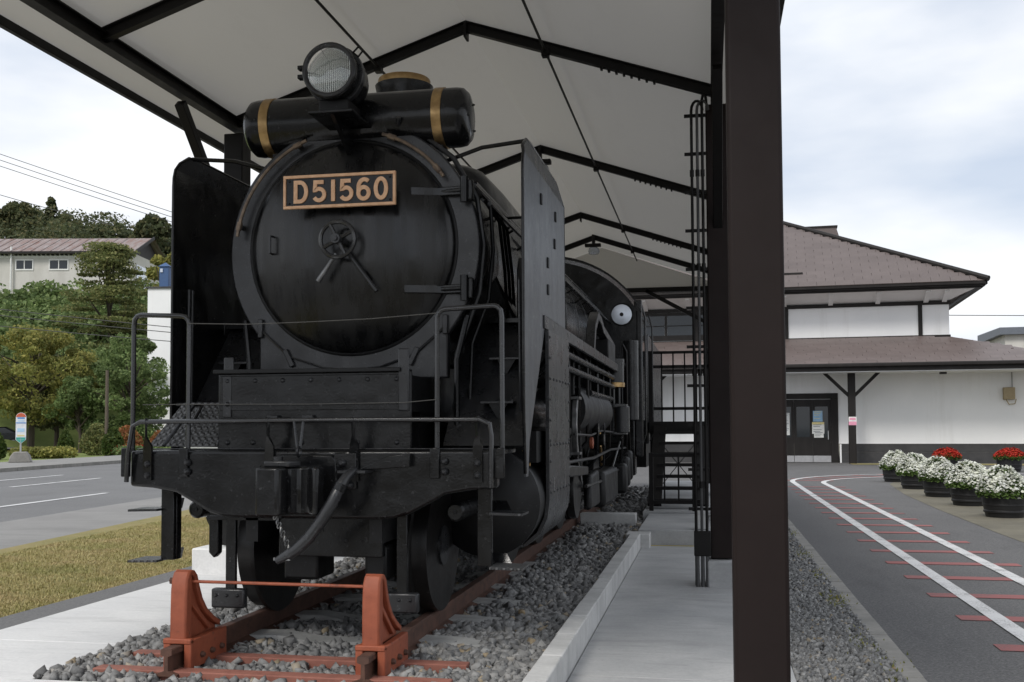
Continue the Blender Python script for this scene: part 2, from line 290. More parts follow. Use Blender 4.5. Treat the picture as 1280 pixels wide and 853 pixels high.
    def build(s, name, mat, parent=None, bevel=0, smooth=True, kind=None, segs=2):
        off = OFFS.get(parent.name, Vector()) if parent else Vector()
        me = bpy.data.meshes.new(name); me.from_pydata([tuple(Vector(p) - off) for p in s.v], [], s.f); me.validate()
        bm = bmesh.new(); bm.from_mesh(me); bmesh.ops.recalc_face_normals(bm, faces=bm.faces); bm.to_mesh(me); bm.free()
        return link(name, me, mat, parent, bevel, smooth, kind, segs, off)
def link(name, me, mat, parent=None, bevel=0, smooth=True, kind=None, segs=2, off=None):
    if smooth:
        me.polygons.foreach_set('use_smooth', [True] * len(me.polygons)); me.set_sharp_from_angle(angle=R_(38))
    o = bpy.data.objects.new(name, me); COL.objects.link(o); me.materials.append(M[mat] if isinstance(mat, str) else mat)
    if parent: o.parent = parent
    if bevel:
        b = o.modifiers.new('bevel', 'BEVEL'); b.width = bevel; b.segments = segs; b.limit_method = 'ANGLE'; b.angle_limit = R_(40)
    if kind: o['kind'] = kind
    OFFS[o.name] = off if off is not None else Vector(); return o
def thing(name, label, cat, loc, off=(0, 0, 0), rotz=0, group=None, kind=None):
    o = bpy.data.objects.new(name, None); COL.objects.link(o); o.location = loc; o.rotation_euler = (0, 0, rotz); o.empty_display_size = .2
    if label: o['label'] = label
    if cat: o['category'] = cat
    if group: o['group'] = group
    if kind: o['kind'] = kind
    OFFS[o.name] = Vector(off); return o
def tag(o, label, cat=None, group=None, kind=None):
    o['label'] = label
    if cat: o['category'] = cat
    if group: o['group'] = group
    if kind: o['kind'] = kind
    return o
def np_mesh(name, V, Fc):
    V = np.asarray(V, np.float32); Fc = np.asarray(Fc, np.int32); k = Fc.shape[1]
    me = bpy.data.meshes.new(name); me.vertices.add(len(V)); me.vertices.foreach_set('co', V.ravel())
    me.loops.add(Fc.size); me.loops.foreach_set('vertex_index', Fc.ravel()); me.polygons.add(len(Fc))
    me.polygons.foreach_set('loop_start', np.arange(0, Fc.size, k, dtype=np.int32)); me.update(calc_edges=True); return me
def copy_child(src, parent, loc=(0, 0, 0), rot=(0, 0, 0), scale=(1, 1, 1)):
    c = src.copy(); COL.objects.link(c); c.parent = parent; c.location = loc; c.rotation_euler = rot; c.scale = scale; return c
def struct(o, label): o['kind'] = 'structure'; o['label'] = label; return o

# ================================================================== GROUND
RT = .235                                   # rail top
XC = -2.39                                  # track centre
def sheet(name, poly, z, mat, label, th=None):
    b = MB().add([(x, y, z) for x, y in poly], [tuple(range(len(poly)))])
    return struct(b.build(name, mat, None, smooth=False), label)
sheet('ground', [(-900, -300), (900, -300), (900, 1500), (-900, 1500)], -.03, 'earth', 'flat earthen ground reaching to the horizon')
sheet('far_lawn', [(-28.5, 20), (-32.5, 75), (-120, 110), (-120, 20)], -.02, 'lawn', 'green lawn beyond the far pavement')
sheet('asphalt_path', [(1.19, -6), (16, -6), (16, 36), (20, 41.5), (-10, 44), (-10, 24.5), (1.19, 24.5)], 0.0, 'asphalt', 'dark asphalt yard with the painted toy track running through it')
ep = [(3.78, 4), (3.78, 15), (3.85, 19), (4.0, 23), (4.35, 27), (5.2, 30.2), (7.5, 31.6), (15.9, 31.5), (15.9, 4)]
sheet('earth_bed', ep, .004, 'earth', 'bare brown earth bed under the row of flower barrels')
def slope_x(x, y, k=-.09, y0=18): return x + k * (y - y0)
def strip(name, xa, xb, ya, yb, z, mat, label):
    return sheet(name, [(slope_x(xa, ya), ya), (slope_x(xb, ya), ya), (slope_x(xb, yb), yb), (slope_x(xa, yb), yb)], z, mat, label)
strip('road', -22.4, -11.2, -30, 140, -.005, 'road_asphalt', 'grey asphalt two lane road on the left')
strip('near_pavement', -11.2, -8.6, -30, 140, .001, 'pavement', 'pale grey paved shoulder between road and dry grass')
strip('far_pavement', -26.4, -22.55, -30, 140, .125, 'pavement', 'pale pavement across the road with the bus stop')
kerb = thing('road_kerb', None, None, (-23, 30, 0), (-23, 30, 0)); struct(kerb, 'low grey kerb along the far side of the road')
b = MB(); 
for i in range(60):
    ya = 10 + i * 1.5
    q = MB().box(-.075, .075, ya + .006, ya + 1.494, -.01, .13); q.xf(lambda p: (slope_x(-22.475, p.y) + p.x, p.y, p.z))
    q.build('kerb_block', 'concrete_old', kerb, .01)
mk = thing('lane_marking', None, None, (-17, 25, 0), (-17, 25, 0)); struct(mk, 'white dashed lane lines painted on the road')
for xm, starts, ln in ((-13.1, (-1, 8.0, 17.2, 27.0, 37), 4.3), (-16.75, (3, 13, 23.4, 33.4, 43.4), 4.6), (-19.0, (6, 15.2, 24.3, 34.5, 44), 5.4)):
    for ya in starts:
        MB().box(-.075, .075, ya, ya + ln, 0, .0035).xf(lambda p: (slope_x(xm, p.y) + p.x, p.y, p.z)).build('white_dash', 'white_paint', mk, smooth=False)
# painted toy track on the yard
pm = thing('painted_track', None, None, (2.45, 15, .004), (2.45, 15, 0)); struct(pm, 'painted railway track of white lines and red sleeper bars on the asphalt')
def painted(pts, w, z, name, mat):
    L, Rr = [], []
    for i, p in enumerate(pts):
        a = Vector(pts[max(0, i - 1)]); c = Vector(pts[min(len(pts) - 1, i + 1)]); t_ = (c - a).normalized(); nv = Vector((-t_.y, t_.x)) * w / 2
        L.append(Vector(p) + nv); Rr.append(Vector(p) - nv)
    n = len(pts); b = MB().add([(q.x, q.y, z) for q in L + Rr], [(i, i + 1, n + i + 1, n + i) for i in range(n - 1)]); return b.build(name, mat, pm, smooth=False)
def curve_track(x0, r, yend, xe, ye):
    pts = [(x0, y) for y in np.linspace(1, yend, 14)]
    for k in range(1, 15):
        a = R_(83) * k / 14; pts.append((x0 + r * (1 - math.cos(a)), yend + r * 1.0 * math.sin(a)))
    lx, ly = pts[-1]; pts += [(lx + (xe - lx) * s_, ly + (ye - ly) * s_) for s_ in (.5, 1)]; return pts
painted(curve_track(2.10, 5.0, 27.8, 14, 33.6), .13, .004, 'white_line', 'white_paint')
painted(curve_track(2.82, 3.9, 27.2, 14, 32.2), .13, .004, 'white_line', 'white_paint')
for i in range(22):
    y = 3.0 + i * 1.075
    MB().box(1.82, 3.13, y - .10, y + .10, 0, .0015).build('red_bar', 'red_paint', pm, smooth=False)
for k in range(7):
    a = R_(12 + 11 * k); cx, cy = 2.45 + 4.4, 27.6; p0 = (cx - math.cos(a) * 3.75, cy + math.sin(a) * 3.75); p1 = (cx - math.cos(a) * 5.05, cy + math.sin(a) * 5.05)
    MB().bar((p0[0], p0[1], .0008), (p1[0], p1[1], .0008), .20, .0015).build('red_bar', 'red_paint', pm, smooth=False)
# right flush edging
ek = thing('edging_kerb', None, None, (1.15, 15, 0), (1.15, 15, 0)); struct(ek, 'flat concrete edging between gravel strip and asphalt')
for i in range(34):
    ya = 2 + i * .62
    MB().box(1.07, 1.19, ya + .004, ya + .616, -.08, .012 + random.uniform(-.003, .004)).build('edging_block', 'concrete_old', ek, .006)

# walkway slab + kerb + steps
wk = thing('walkway', None, None, (-.2, 9, 0), (-.2, 9, 0)); struct(wk, 'pale concrete walkway slab beside the track')
for ya, yb in ((1.5, 5.98), (5.99, 9.0), (9.01, 12.62)):
    MB().box(-.80, .46, ya, yb, -.12, .03).build('slab', 'concrete_walk', wk, .006)
MB().box(-.80, -.02, 12.55, 12.60, .030, .033).build('yellow_edge', 'yellow_line', wk)
MB().box(-.86, .10, 12.65, 15.0, -.12, .21).build('step', 'concrete_walk', wk, .012)
MB().box(-.98, -.70, 12.3, 12.64, -.1, .19).build('step_corner', 'concrete_kerb', wk, .01)
MB().box(-.95, .30, 15.01, 23.5, -.12, .24).build('upper_slab', 'concrete_walk', wk, .012)
MB().box(-1.75, -.99, 14.2, 14.42, -.1, .27).build('cross_kerb', 'concrete_kerb', wk, .012)
kb = thing('ballast_kerb', None, None, (-.86, 8, 0), (-.86, 8, 0)); struct(kb, 'row of pale concrete kerb blocks holding the ballast')
for i in range(15):
    ya = 3.3 + i * .6
    MB().box(-.925 + random.uniform(-.004, .004), -.805, ya + .004, ya + .596, -.1, .20 + random.uniform(-.004, .004)).build('kerb_block', 'concrete_kerb', kb, .008)
# left slab, front slab, grey strip
ls = thing('left_slab', None, None, (-4.3, 9, 0), (-4.3, 9, 0)); struct(ls, 'smooth white concrete slab left of the track')
for ya, yb in ((1.0, 6.2), (6.21, 11.2), (11.21, 16.2), (16.21, 23.5)):
    MB().box(-4.86, -3.72, ya, yb, -.12, .06).build('slab', 'concrete_white', ls, .006)
MB().box(-3.715, -.93, 3.8, 5.17, -.12, .085).build('front_slab', 'concrete_white', ls, .008)
b = MB().box(-5.24, -4.865, 1, 23.5, -.1, .04); struct(b.build('grey_strip', 'concrete_old', None), 'narrow dark grey gravel strip beside the white slab'); bpy.data.objects['grey_strip'].data.materials[0] = M['road_asphalt']
sheet('dry_grass', [(-5.24, 1), (-5.24, 24), (-9.9, 24), (slope_x(-8.62, 1), 1)], .02, 'turf', 'patchy dry yellow grass strip left of the shelter')
sheet('ballast_bed', [(-3.72, 5.17), (-.92, 5.17), (-.92, 24), (-3.72, 24)], .055, 'gravel_bed', 'dark bed under the track ballast')
sheet('gravel_bed', [(.46, 1), (1.07, 1), (1.07, 24), (.46, 24)], -.012, 'gravel_bed', 'dark bed under the gravel strip')

# ---------------------------------------------------------------- stones
IV = np.array([(x, y, z) for x in (-1, 1) for y in (-1, 1) for z in (-1, 1)], float) * .66
IF = np.array([(0, 1, 3), (0, 3, 2), (4, 6, 7), (4, 7, 5), (0, 4, 5), (0, 5, 1), (2, 3, 7), (2, 7, 6), (0, 2, 6), (0, 6, 4), (1, 5, 7), (1, 7, 3)])
def scatter_stones(P, S):
    n = len(P); T = IV[None] + rng.uniform(-.42, .42, (n, 8, 3)); T = T * rng.uniform(.62, 1.3, (n, 1, 3))
    a = rng.uniform(0, 6.283, n); c, s_ = np.cos(a), np.sin(a); x = T[..., 0] * c[:, None] - T[..., 1] * s_[:, None]; y = T[..., 0] * s_[:, None] + T[..., 1] * c[:, None]
    b_ = rng.uniform(-1.2, 1.2, n); c, s_ = np.cos(b_), np.sin(b_); z = T[..., 2] * c[:, None] - x * s_[:, None]; x = x * c[:, None] + T[..., 2] * s_[:, None]
    V = np.stack([x, y, z], -1) * S[:, None, None] + P[:, None, :]; Fc = IF[None] + (np.arange(n) * 8)[:, None, None]; return V.reshape(-1, 3), Fc.reshape(-1, 3)
def stones(name, P, S, label):
    me = np_mesh(name, *scatter_stones(P, S)); o = link(name, me, 'stones', smooth=False); o['kind'] = 'stuff'; o['label'] = label; return o
Ps, Ss = [], []
for ya, yb, n, s0, s1 in ((5.17, 7.5, 11500, .016, .037), (7.5, 11, 12500, .018, .038), (11, 16, 7200, .030, .050), (16, 23, 3200, .045, .065)):
    p = np.stack([rng.uniform(-3.68, -.95, n), rng.uniform(ya + .03, yb, n), rng.uniform(.045, .092, n)], -1)
    ax = np.abs(p[:, 0] - XC); p[:, 2] -= np.where(ax < .5, rng.uniform(.0, .03, n), 0)     # lower between the rails
    p[:, 2] += np.where(ax > .68, rng.uniform(.0, .022, n) * np.clip((p[:, 1] - 6.2) / 2, 0, 1), 0)
    near = np.abs((p[:, 1] - 6.46 + .37) % .74 - .37) < .115; keep = (np.abs(ax - .567) > .05) & ~((p[:, 1] < 8.1) & (p[:, 1] > 6.0) & near & (ax < .96) & (rng.random(n) < .93)) & ~((p[:, 1] < 5.9) & (ax < 1.02) & (np.minimum(np.abs(p[:, 1] - 5.41), np.abs(p[:, 1] - 5.81)) < .055)); p = p[keep]; Ps.append(p); Ss.append(rng.uniform(s0, s1, len(p)))
stones('track_ballast', np.concatenate(Ps), np.concatenate(Ss), 'loose grey crushed stone ballast around the rails')
Ps, Ss = [], []
for ya, yb, n, s0, s1 in ((3, 9, 9000, .010, .020), (9, 14, 5200, .012, .022), (14, 24, 4000, .018, .03)):
    p = np.stack([rng.uniform(.465, 1.08, n), rng.uniform(ya, yb, n), rng.uniform(-.01, .006, n)], -1); Ps.append(p); Ss.append(rng.uniform(s0, s1, n))
stones('gravel_strip', np.concatenate(Ps), np.concatenate(Ss), 'fine grey gravel strip between walkway and asphalt')

# ---------------------------------------------------------------- grass blades
def blades(name, P, h0, h1, w, label, mat='grass_blade'):
    n = len(P); a = rng.uniform(0, 6.283, n); h = rng.uniform(h0, h1, n); d = np.stack([np.cos(a), np.sin(a), 0 * a], -1); ln = rng.uniform(-.8, .8, (n, 2)) * h[:, None]
    A = P - d * w; B = P + d * w; T = P.copy(); T[:, 2] += h; T[:, :2] += ln
    V = np.stack([A, B, T], 1).reshape(-1, 3); Fc = np.arange(3 * n).reshape(-1, 3); o = link(name, np_mesh(name, V, Fc), mat, smooth=False); o['kind'] = 'stuff'; o['label'] = label; return o
n = 130000; y = 7.0 + 17 * rng.random(n) ** 1.25; x = rng.uniform(0, 1, n); x = -5.22 - x * (2.52 + .09 * (y - 8)); 
blades('dry_grass_blades', np.stack([x, y, np.full(n, .02)], -1), .008, .028, .004, 'short dry grass blades covering the strip by the road')
Pw = []
for cx, cy, k in ((1.02, 9.0, 170), (1.03, 12.2, 130), (.98, 7.3, 60), (1.05, 14.5, 120), (1.06, 16.8, 90), (1.03, 10.6, 60), (1.07, 6.6, 50)):
    Pw.append(np.stack([cx + rng.normal(0, .05, k), cy + rng.normal(0, .22, k), np.full(k, 0.)], -1))
blades('weeds', np.concatenate(Pw), .012, .035, .010, 'small green weeds growing along the gravel edge', 'leaf_yellow')

# ================================================================== TRACK
tr = thing('railway_track', 'rusty railway track with concrete sleepers under the steam locomotive', 'track', (XC, 12, .06), (0, 12, .06))
def rail_prof(x):
    h = RT
    return [(x - .065, h - .15), (x + .065, h - .15), (x + .065, h - .138), (x + .012, h - .12), (x + .010, h - .042), (x + .033, h - .034), (x + .033, h - .006), (x + .027, h), (x - .027, h), (x - .033, h - .006), (x - .033, h - .034), (x - .010, h - .042), (x - .012, h - .12), (x - .065, h - .138)]
for s_ in (-1, 1): MB().prism(rail_prof(s_ * .567), 5.335, 23.4).build('rail', 'rail_rust', tr)
sl = None
for i in range(22):
    y = 6.46 + i * .74
    if sl is None:
        b = MB()
        pr = [(-1.0, .098), (-.72, .112), (-.36, .118), (-.12, .085), (.12, .085), (.36, .118), (.72, .112), (1.0, .098), (1.0, -.02), (-1.0, -.02)]
        b.prism([(p[0], p[1] - .06) for p in pr], -.11, .11); b.v = [(v[0], v[1] + 12, v[2] + .06) for v in b.v]
        sl = b.build('sleeper', 'concrete_sleeper', tr, .015); sl.location = (0, y - 12, 0)
    else: copy_child(sl, tr, (0, y - 12 + random.uniform(-.015, .015), random.uniform(-.006, .004)), (0, 0, random.uniform(-.01, .01)))
MB().box(-1.03, 1.03, 5.36, 5.46, .0, .110).build('steel_beam', 'red_beam', tr, .006)
MB().box(-1.03, 1.03, 5.76, 5.86, .0, .112).build('steel_beam', 'red_beam', tr, .006)

# wheel stops
def wheel_stop(x, label):
    o = thing('wheel_stop', label, 'wheel stop', (XC + x, 5.45, .09), (x, 5.45, .09), group='wheel stops on the rail ends')
    prof = [(5.50, .245), (5.50, .40), (5.50, .56), (5.505, .64), (5.51, .66), (5.54, .69), (5.58, .685), (5.605, .64), (5.63, .55), (5.68, .45), (5.77, .355), (5.88, .295), (5.88, .245)]
    MB().prism(prof, x - .020, x + .020, 'x').build('web', 'red_oxide', o, .006); MB().prism([(5.46, .25), (5.46, .42), (5.465, .57), (5.475, .645), (5.50, .687), (5.535, .70), (5.535, .25)], x - .05, x + .05, 'x').build('upright', 'red_oxide', o, .012)
    rim = [(5.52, .683), (5.555, .675), (5.585, .645), (5.61, .575), (5.65, .485), (5.71, .405), (5.80, .335), (5.885, .285)]
    b = MB(); b.ribbon(rim, .034, -.049, .049); b.v = [(x + v[1], v[0], v[2]) for v in b.v]; b.build('rim', 'red_oxide', o, .006)
    for s_ in (-1, 1): MB().bar((x + s_ * .028, 5.53, .50), (x + s_ * .028, 5.76, .285), .03, .03, (1, 0, 0)).build('rib', 'red_oxide', o, .005)
    for s_ in (-1, 1):
        MB().prism([(5.455, .095), (5.455, .262), (5.90, .262), (5.90, .095)], x + s_ * .040, x + s_ * .085, 'x').build('cheek', 'red_oxide', o, .008)
        b = MB()
        for yy in (5.58, 5.70, 5.82): b.lathe([(.0, 0), (.014, 0), (.017, .012), (.017, .022)][::-1] if s_ < 0 else [(.017, 0), (.017, .012), (.012, .022), (0, .022)], (x + s_ * .085 - (.022 if s_ < 0 else 0), yy, .16), 'x', 8)
        b.build('bolts', 'rail_rust', o, kind='stuff')
    MB().box(x - .085, x + .085, 5.45, 5.46 + .03, .238, .268).build('saddle', 'red_oxide', o, .006)
    for c_ in o.children:
        if c_.name.split('.')[0] in ('web', 'upright', 'rim', 'rib'):
            for v_ in c_.data.vertices: v_.co.z = .165 + (v_.co.z - .165) * .88
    return o
wheel_stop(-.567, 'red oxide painted wheel stop bolted on the left rail end')
wheel_stop(.567, 'red oxide painted wheel stop bolted on the right rail end')
o = thing('stop_rod', 'thin red iron rod joining the two red wheel stops', 'rod', (XC, 5.54, .6), (0, 5.54, .6))
MB().cyl((-.64, 5.54, .578), (.57, 5.54, .572), .009, 8).build('shaft', 'red_oxide', o)
MB().cyl((-.655, 5.54, .578), (-.632, 5.54, .578), .020, 6).build('nut', 'rail_rust', o)

# ================================================================== SHELTER
RX, RZ, SL, EZ = -2.25, 5.36, .335, None
sh = thing('shelter', 'open gabled shelter with dark steel columns and pale ceiling over the locomotive', 'shelter', (RX, 12, 0), (RX, 12, 0))
XL, XR = -5.02, .52
roofz = lambda x: RZ - SL * abs(x - RX)
Y0R, Y1R = 2.4, 22.6
for s_, xe in ((-1, XL), (1, XR)):
    xm = RX
    ze = roofz(xe)
    # pale membrane panels between joints; translucency set so sky light brightens the underside
    js = [RX, RX + (xe - RX) * .33, RX + (xe - RX) * .66, xe]
    for a, b_ in zip(js[:-1], js[1:]):
        za, zb = roofz(a), roofz(b_); gx = 0
        MB().add([(a, Y0R, za), (b_ - gx, Y0R, zb), (b_ - gx, Y1R, zb), (a, Y1R, za)], [(0, 1, 2, 3)]).build('ceiling_panel', 'ceiling', sh, smooth=False)
    MB().box(xe - .02, xe + .03, Y0R - .1, Y1R + .1, ze - .06, ze + .014).build('eave_trim', 'dark_steel', sh, .006)
FR = [2.55, 4.2, 7.25, 9.6, 14.1, 18.7, 21.0]
CXR, CXL = .10, -4.60
for y in FR:
    for s_, xe in ((-1, CXL), (1, CXR)):
        a = (RX, y, RZ - .058); c_ = (xe, y, roofz(xe) - .058)
        d = (Vector(c_) - Vector(a))
        b = MB().bar((a[0], y, a[2] - .048), (c_[0], y, c_[2] - .048), .068, .011, (0, 0, 1)).bar((a[0], y, a[2] + .045), (c_[0], y, c_[2] + .045), .068, .011, (0, 0, 1)).bar(a, c_, .010, .09, (0, 0, 1))
        b.build('rafter', 'dark_steel', sh)
    MB().box(RX - .012, RX + .012, y - .07, y + .07, RZ - .18, RZ - .03).build('ridge_plate', 'dark_steel', sh, .003)
# bolt rows hanging under the rafters (purlin cleats)
b = MB()
for y in FR[3:6]:
    for k in range(8):
        x = -.95 + k * .07; z = roofz(x) - .112; b.box(x - .011, x + .011, y - .03, y + .03, z - .022, z)
b.build('bolts', 'dark_steel', sh, kind='stuff')
for xr in (-1.48, -3.13):
    z = roofz(xr) - .10
    MB().cyl((xr, Y0R, z), (xr, Y1R - .3, z), .013, 6).build('tie_rod', 'dark_steel', sh)
    for y in FR: MB().box(xr - .035, xr + .035, y - .045, y + .045, z - .05, z + .02).build('rod_clamp', 'dark_steel', sh, .004)
for s_, xc_ in ((-1, CXL), (1, CXR)):
    z = roofz(xc_) - .11
    b = MB().box(xc_ - .048, xc_ + .048, Y0R, Y1R, z - .05, z - .038).box(xc_ - .048, xc_ + .048, Y0R, Y1R, z + .06, z + .072).box(xc_ - .008, xc_ + .008, Y0R, Y1R, z - .038, z + .06)
    b.build('eave_beam', 'dark_steel', sh)
def column(x, y, w, ztop, mat, zb=.03):
    hw = w / 2
    b = MB().box(x - hw, x + hw, y - hw, y + hw, zb, ztop); b.build('column', mat, sh, .012, segs=3)
for y in (9.6, 14.1, 18.7):
    column(CXL, y, .20, roofz(CXL) - .2, 'dark_steel', .31)
    column(CXR, y, .20, roofz(CXR) - .2, 'brown_steel', .27)
    MB().box(CXL - .30, CXL + .30, y - .30, y + .30, .0, .30).build('pedestal', 'concrete_white', sh, .015)
    MB().box(CXR - .13, CXR + .30, y - .20, y + .20, .0, .26).build('pedestal', 'concrete_walk', sh, .015)
    for xc_ in (CXL, CXR):
        z = roofz(xc_) - .2
        MB().bar((xc_, y - 1.15, z - .02), (xc_, y - .06, z - 1.12), .085, .085, (1, 0, 0)).build('knee_brace', 'dark_steel', sh, .006)
# near column: square steel post with rolled corners
NX0, NX1, NY = .083, .292, 4.1
MB().box(NX0, NX1, NY, NY + .21, -.05, roofz(.2) - .1).build('column', 'brown_steel', sh, .016, segs=3)
# gable infill at the far end
zg = 4.42
MB().prism([(XL + .1, zg), (XR - .1, zg), (XR - .1, roofz(XR) - .01 if roofz(XR) > zg else zg + .01), (RX, RZ - .01), (XL + .1, zg + .01)], Y1R - .06, Y1R, 'y').build('gable_panel', 'gable', sh, smooth=False)
MB().box(XL + .1, XR - .1, Y1R - .14, Y1R - .07, zg - .08, zg + .02).build('gable_beam', 'dark_steel', sh)
MB().bar((-1.3, Y1R - .1, zg - .05), (-.02, Y1R - .1, 3.65), .08, .08, (0, 1, 0)).build('knee_brace', 'dark_steel', sh)
MB().box(-.05, .12, Y1R - .2, Y1R, .2, zg).build('column', 'dark_steel', sh)
# lamps hung on ridge
for y, lb in ((14.0, 'small wire-guarded lamp hanging at the second ridge frame'), (20.7, 'small wire-guarded lamp hanging at the rearmost ridge frame')):
    o = thing('ceiling_lamp', lb, 'lamp', (RX, y, RZ - .5), (RX, y, RZ - .5), group='lamps along the shelter ridge')
    MB().box(RX - .16, RX + .16, y - .06, y + .06, RZ - .30, RZ - .24).build('housing', 'dark_steel', o, .008)
    MB().cyl((RX, y, RZ - .24), (RX, y, RZ - .05), .02, 8).build('stem', 'dark_steel', o)
    MB().lathe([(.02, 0), (.10, .01), (.12, .07), (.10, .13), (.04, .16)], (RX + .02, y, RZ - .46), 'z', 16).build('glass_bowl', 'cab_window', o)
# conduits on the right column
cd = thing('conduit_rack', 'three dark electrical conduits climbing the right column on brackets', 'conduits', (-.08, 9.45, 0), (-.08, 9.45, 0))
for k, (x, zt) in enumerate(((-.125, 4.30), (-.075, 4.30), (-.03, 4.36))):
    pts = [(x, 9.44, .04), (x, 9.44, zt)]
    for a in range(1, 8):
        aa = math.pi * a / 7; pts.append((x + .05 * (1 - math.cos(aa)) * (1 if k < 2 else .4), 9.44 + .0, zt + .09 * math.sin(aa)))
    MB().tube(pts, .013, 8).build('conduit', 'dark_steel' if k != 1 else 'grey_pipe', cd)
    for z in (.9, 1.9, 2.85, 3.7): MB().cyl((x, 9.44, z), (x, 9.44, z + .06), .019, 8).build('coupling', 'dark_steel', cd)
for z in (.7, 1.05, 1.45, 1.8, 2.15, 2.5, 2.85, 3.2, 3.55, 3.9, 4.25): MB().box(-.19, .0, 9.452, 9.48, z, z + .026).build('bracket', 'dark_steel', cd)
MB().box(-.145, .005, 9.40, 9.47, .30, .52).build('cable_box', 'dark_steel', cd, .008)
for x in (-.115, -.07, -.03): MB().cyl((x, 9.42, .03), (x, 9.42, .30), .016, 8).build('drop_pipe', 'grey_pipe', cd)
o = thing('junction_box', 'pale grey junction box on the step beside the right column', 'box', (-.09, 12.7, .21), (-.09, 12.7, .21))
MB().box(-.16, -.03, 12.7, 12.85, .215, .47).build('case', 'concrete_kerb', o, .008); MB().box(-.165, -.025, 12.69, 12.70, .40, .48).build('cover', 'concrete_kerb', o, .003)

# stair + gate behind
st_ = thing('viewing_stair', 'black steel stair with railed platform up to the cab', 'stairs', (-.45, 17, .24), (-.45, 17, .24))
for x in (-.80, -.12):
    MB().bar((x, 15.4, .30), (x, 17.4, 1.45), .04, .20, (1, 0, 0)).build('stringer', 'dark_steel', st_)
for i in range(7):
    f = (i + .5) / 7; MB().box(-.79, -.13, 15.4 + 2.0 * f - .11, 15.4 + 2.0 * f + .11, .255 + 1.15 * f, .30 + 1.15 * f).build('tread', 'dark_steel', st_)
MB().box(-.98, .05, 17.45, 19.6, 1.33, 1.53).build('platform', 'dark_steel', st_)
for x in (-.93, -.15): MB().box(x - .04, x + .04, 17.5, 17.58, .25, 1.33).build('leg', 'dark_steel', st_)
MB().bar((-.85, 18.0, .4), (-.2, 18.0, 1.2), .014, .014, (0, 1, 0)).build('cross_brace', 'dark_steel', st_); MB().bar((-.2, 18.03, .4), (-.85, 18.03, 1.2), .014, .014, (0, 1, 0)).build('cross_brace', 'dark_steel', st_)
for z, h in ((1.72, .05), (2.42, .05), (2.66, .045)): MB().box(-.96, .02, 17.5, 17.54, z, z + h).build('rail', 'dark_steel', st_)
for i in range(6): MB().box(-.96 + .19 * i - .012, -.96 + .19 * i + .012, 17.5, 17.53, 1.53, 2.68).build('baluster', 'dark_steel', st_)
MB().box(-.99, -.93, 17.49, 17.56, 1.5, 2.71).build('post', 'dark_steel', st_)
gt = thing('gate', 'low black steel gate across the step before the stair', 'gate', (-.5, 15.1, .24), (-.5, 15.1, .24))
for x in (-.83, -.22): MB().box(x - .03, x + .03, 15.08, 15.14, .24, 1.07).build('post', 'dark_steel', gt)
for z in (1.01, .34): MB().box(-.80, -.25, 15.09, 15.12, z, z + .05).build('rail', 'dark_steel', gt)
for x in (-.64, -.44): MB().box(x - .012, x + .012, 15.095, 15.115, .39, 1.01).build('bar', 'dark_steel', gt)
# ================================================================== LOCOMOTIVE  (x across from track centre, y along, z up)
lo = thing('steam_locomotive', 'large black steam locomotive with brass number plate standing on the rusty track', 'locomotive', (XC, 6, RT), (0, 6, RT))
BZ = 2.665                                 # boiler axis height
def arc(cx, cz, r, a0, a1, n): return [(cx + r * math.cos(R_(a0 + (a1 - a0) * i / n)), cz + r * math.sin(R_(a0 + (a1 - a0) * i / n))) for i in range(n + 1)]
def rivets(pts, r=.014, ax=(0, -1, 0), name='rivets', mat='black_satin', parent=None, h=.012):
    b = MB(); a = Vector(ax)
    for p in pts: b.tube([p, Vector(p) + a * h * .6, Vector(p) + a * h], [r, r * .85, r * .35], 8)
    return b.build(name, mat, parent or lo, kind='stuff')
# --- smokebox, boiler
MB().lathe([(.86, 6.82), (.86, 8.55), (.83, 8.58), (.83, 8.62)], (0, 0, BZ), 'y', 64).build('smokebox', 'black', lo)
bo = MB().lathe([(.80, 8.6), (.80, 11.2), (.82, 11.22), (.84, 13.2), (.88, 15.6)], (0, 0, BZ), 'y', 56).build('boiler', 'black', lo)
for y in (9.6, 10.6, 11.6, 12.6, 13.6): MB().lathe([(.815 + (y - 11) * .012 * (y > 11), y), (.822 + (y - 11) * .012 * (y > 11), y + .005), (.822 + (y - 11) * .012 * (y > 11), y + .05), (.815 + (y - 11) * .012 * (y > 11), y + .055)], (0, 0, BZ), 'y', 48).build('boiler_band', 'black_satin', bo)
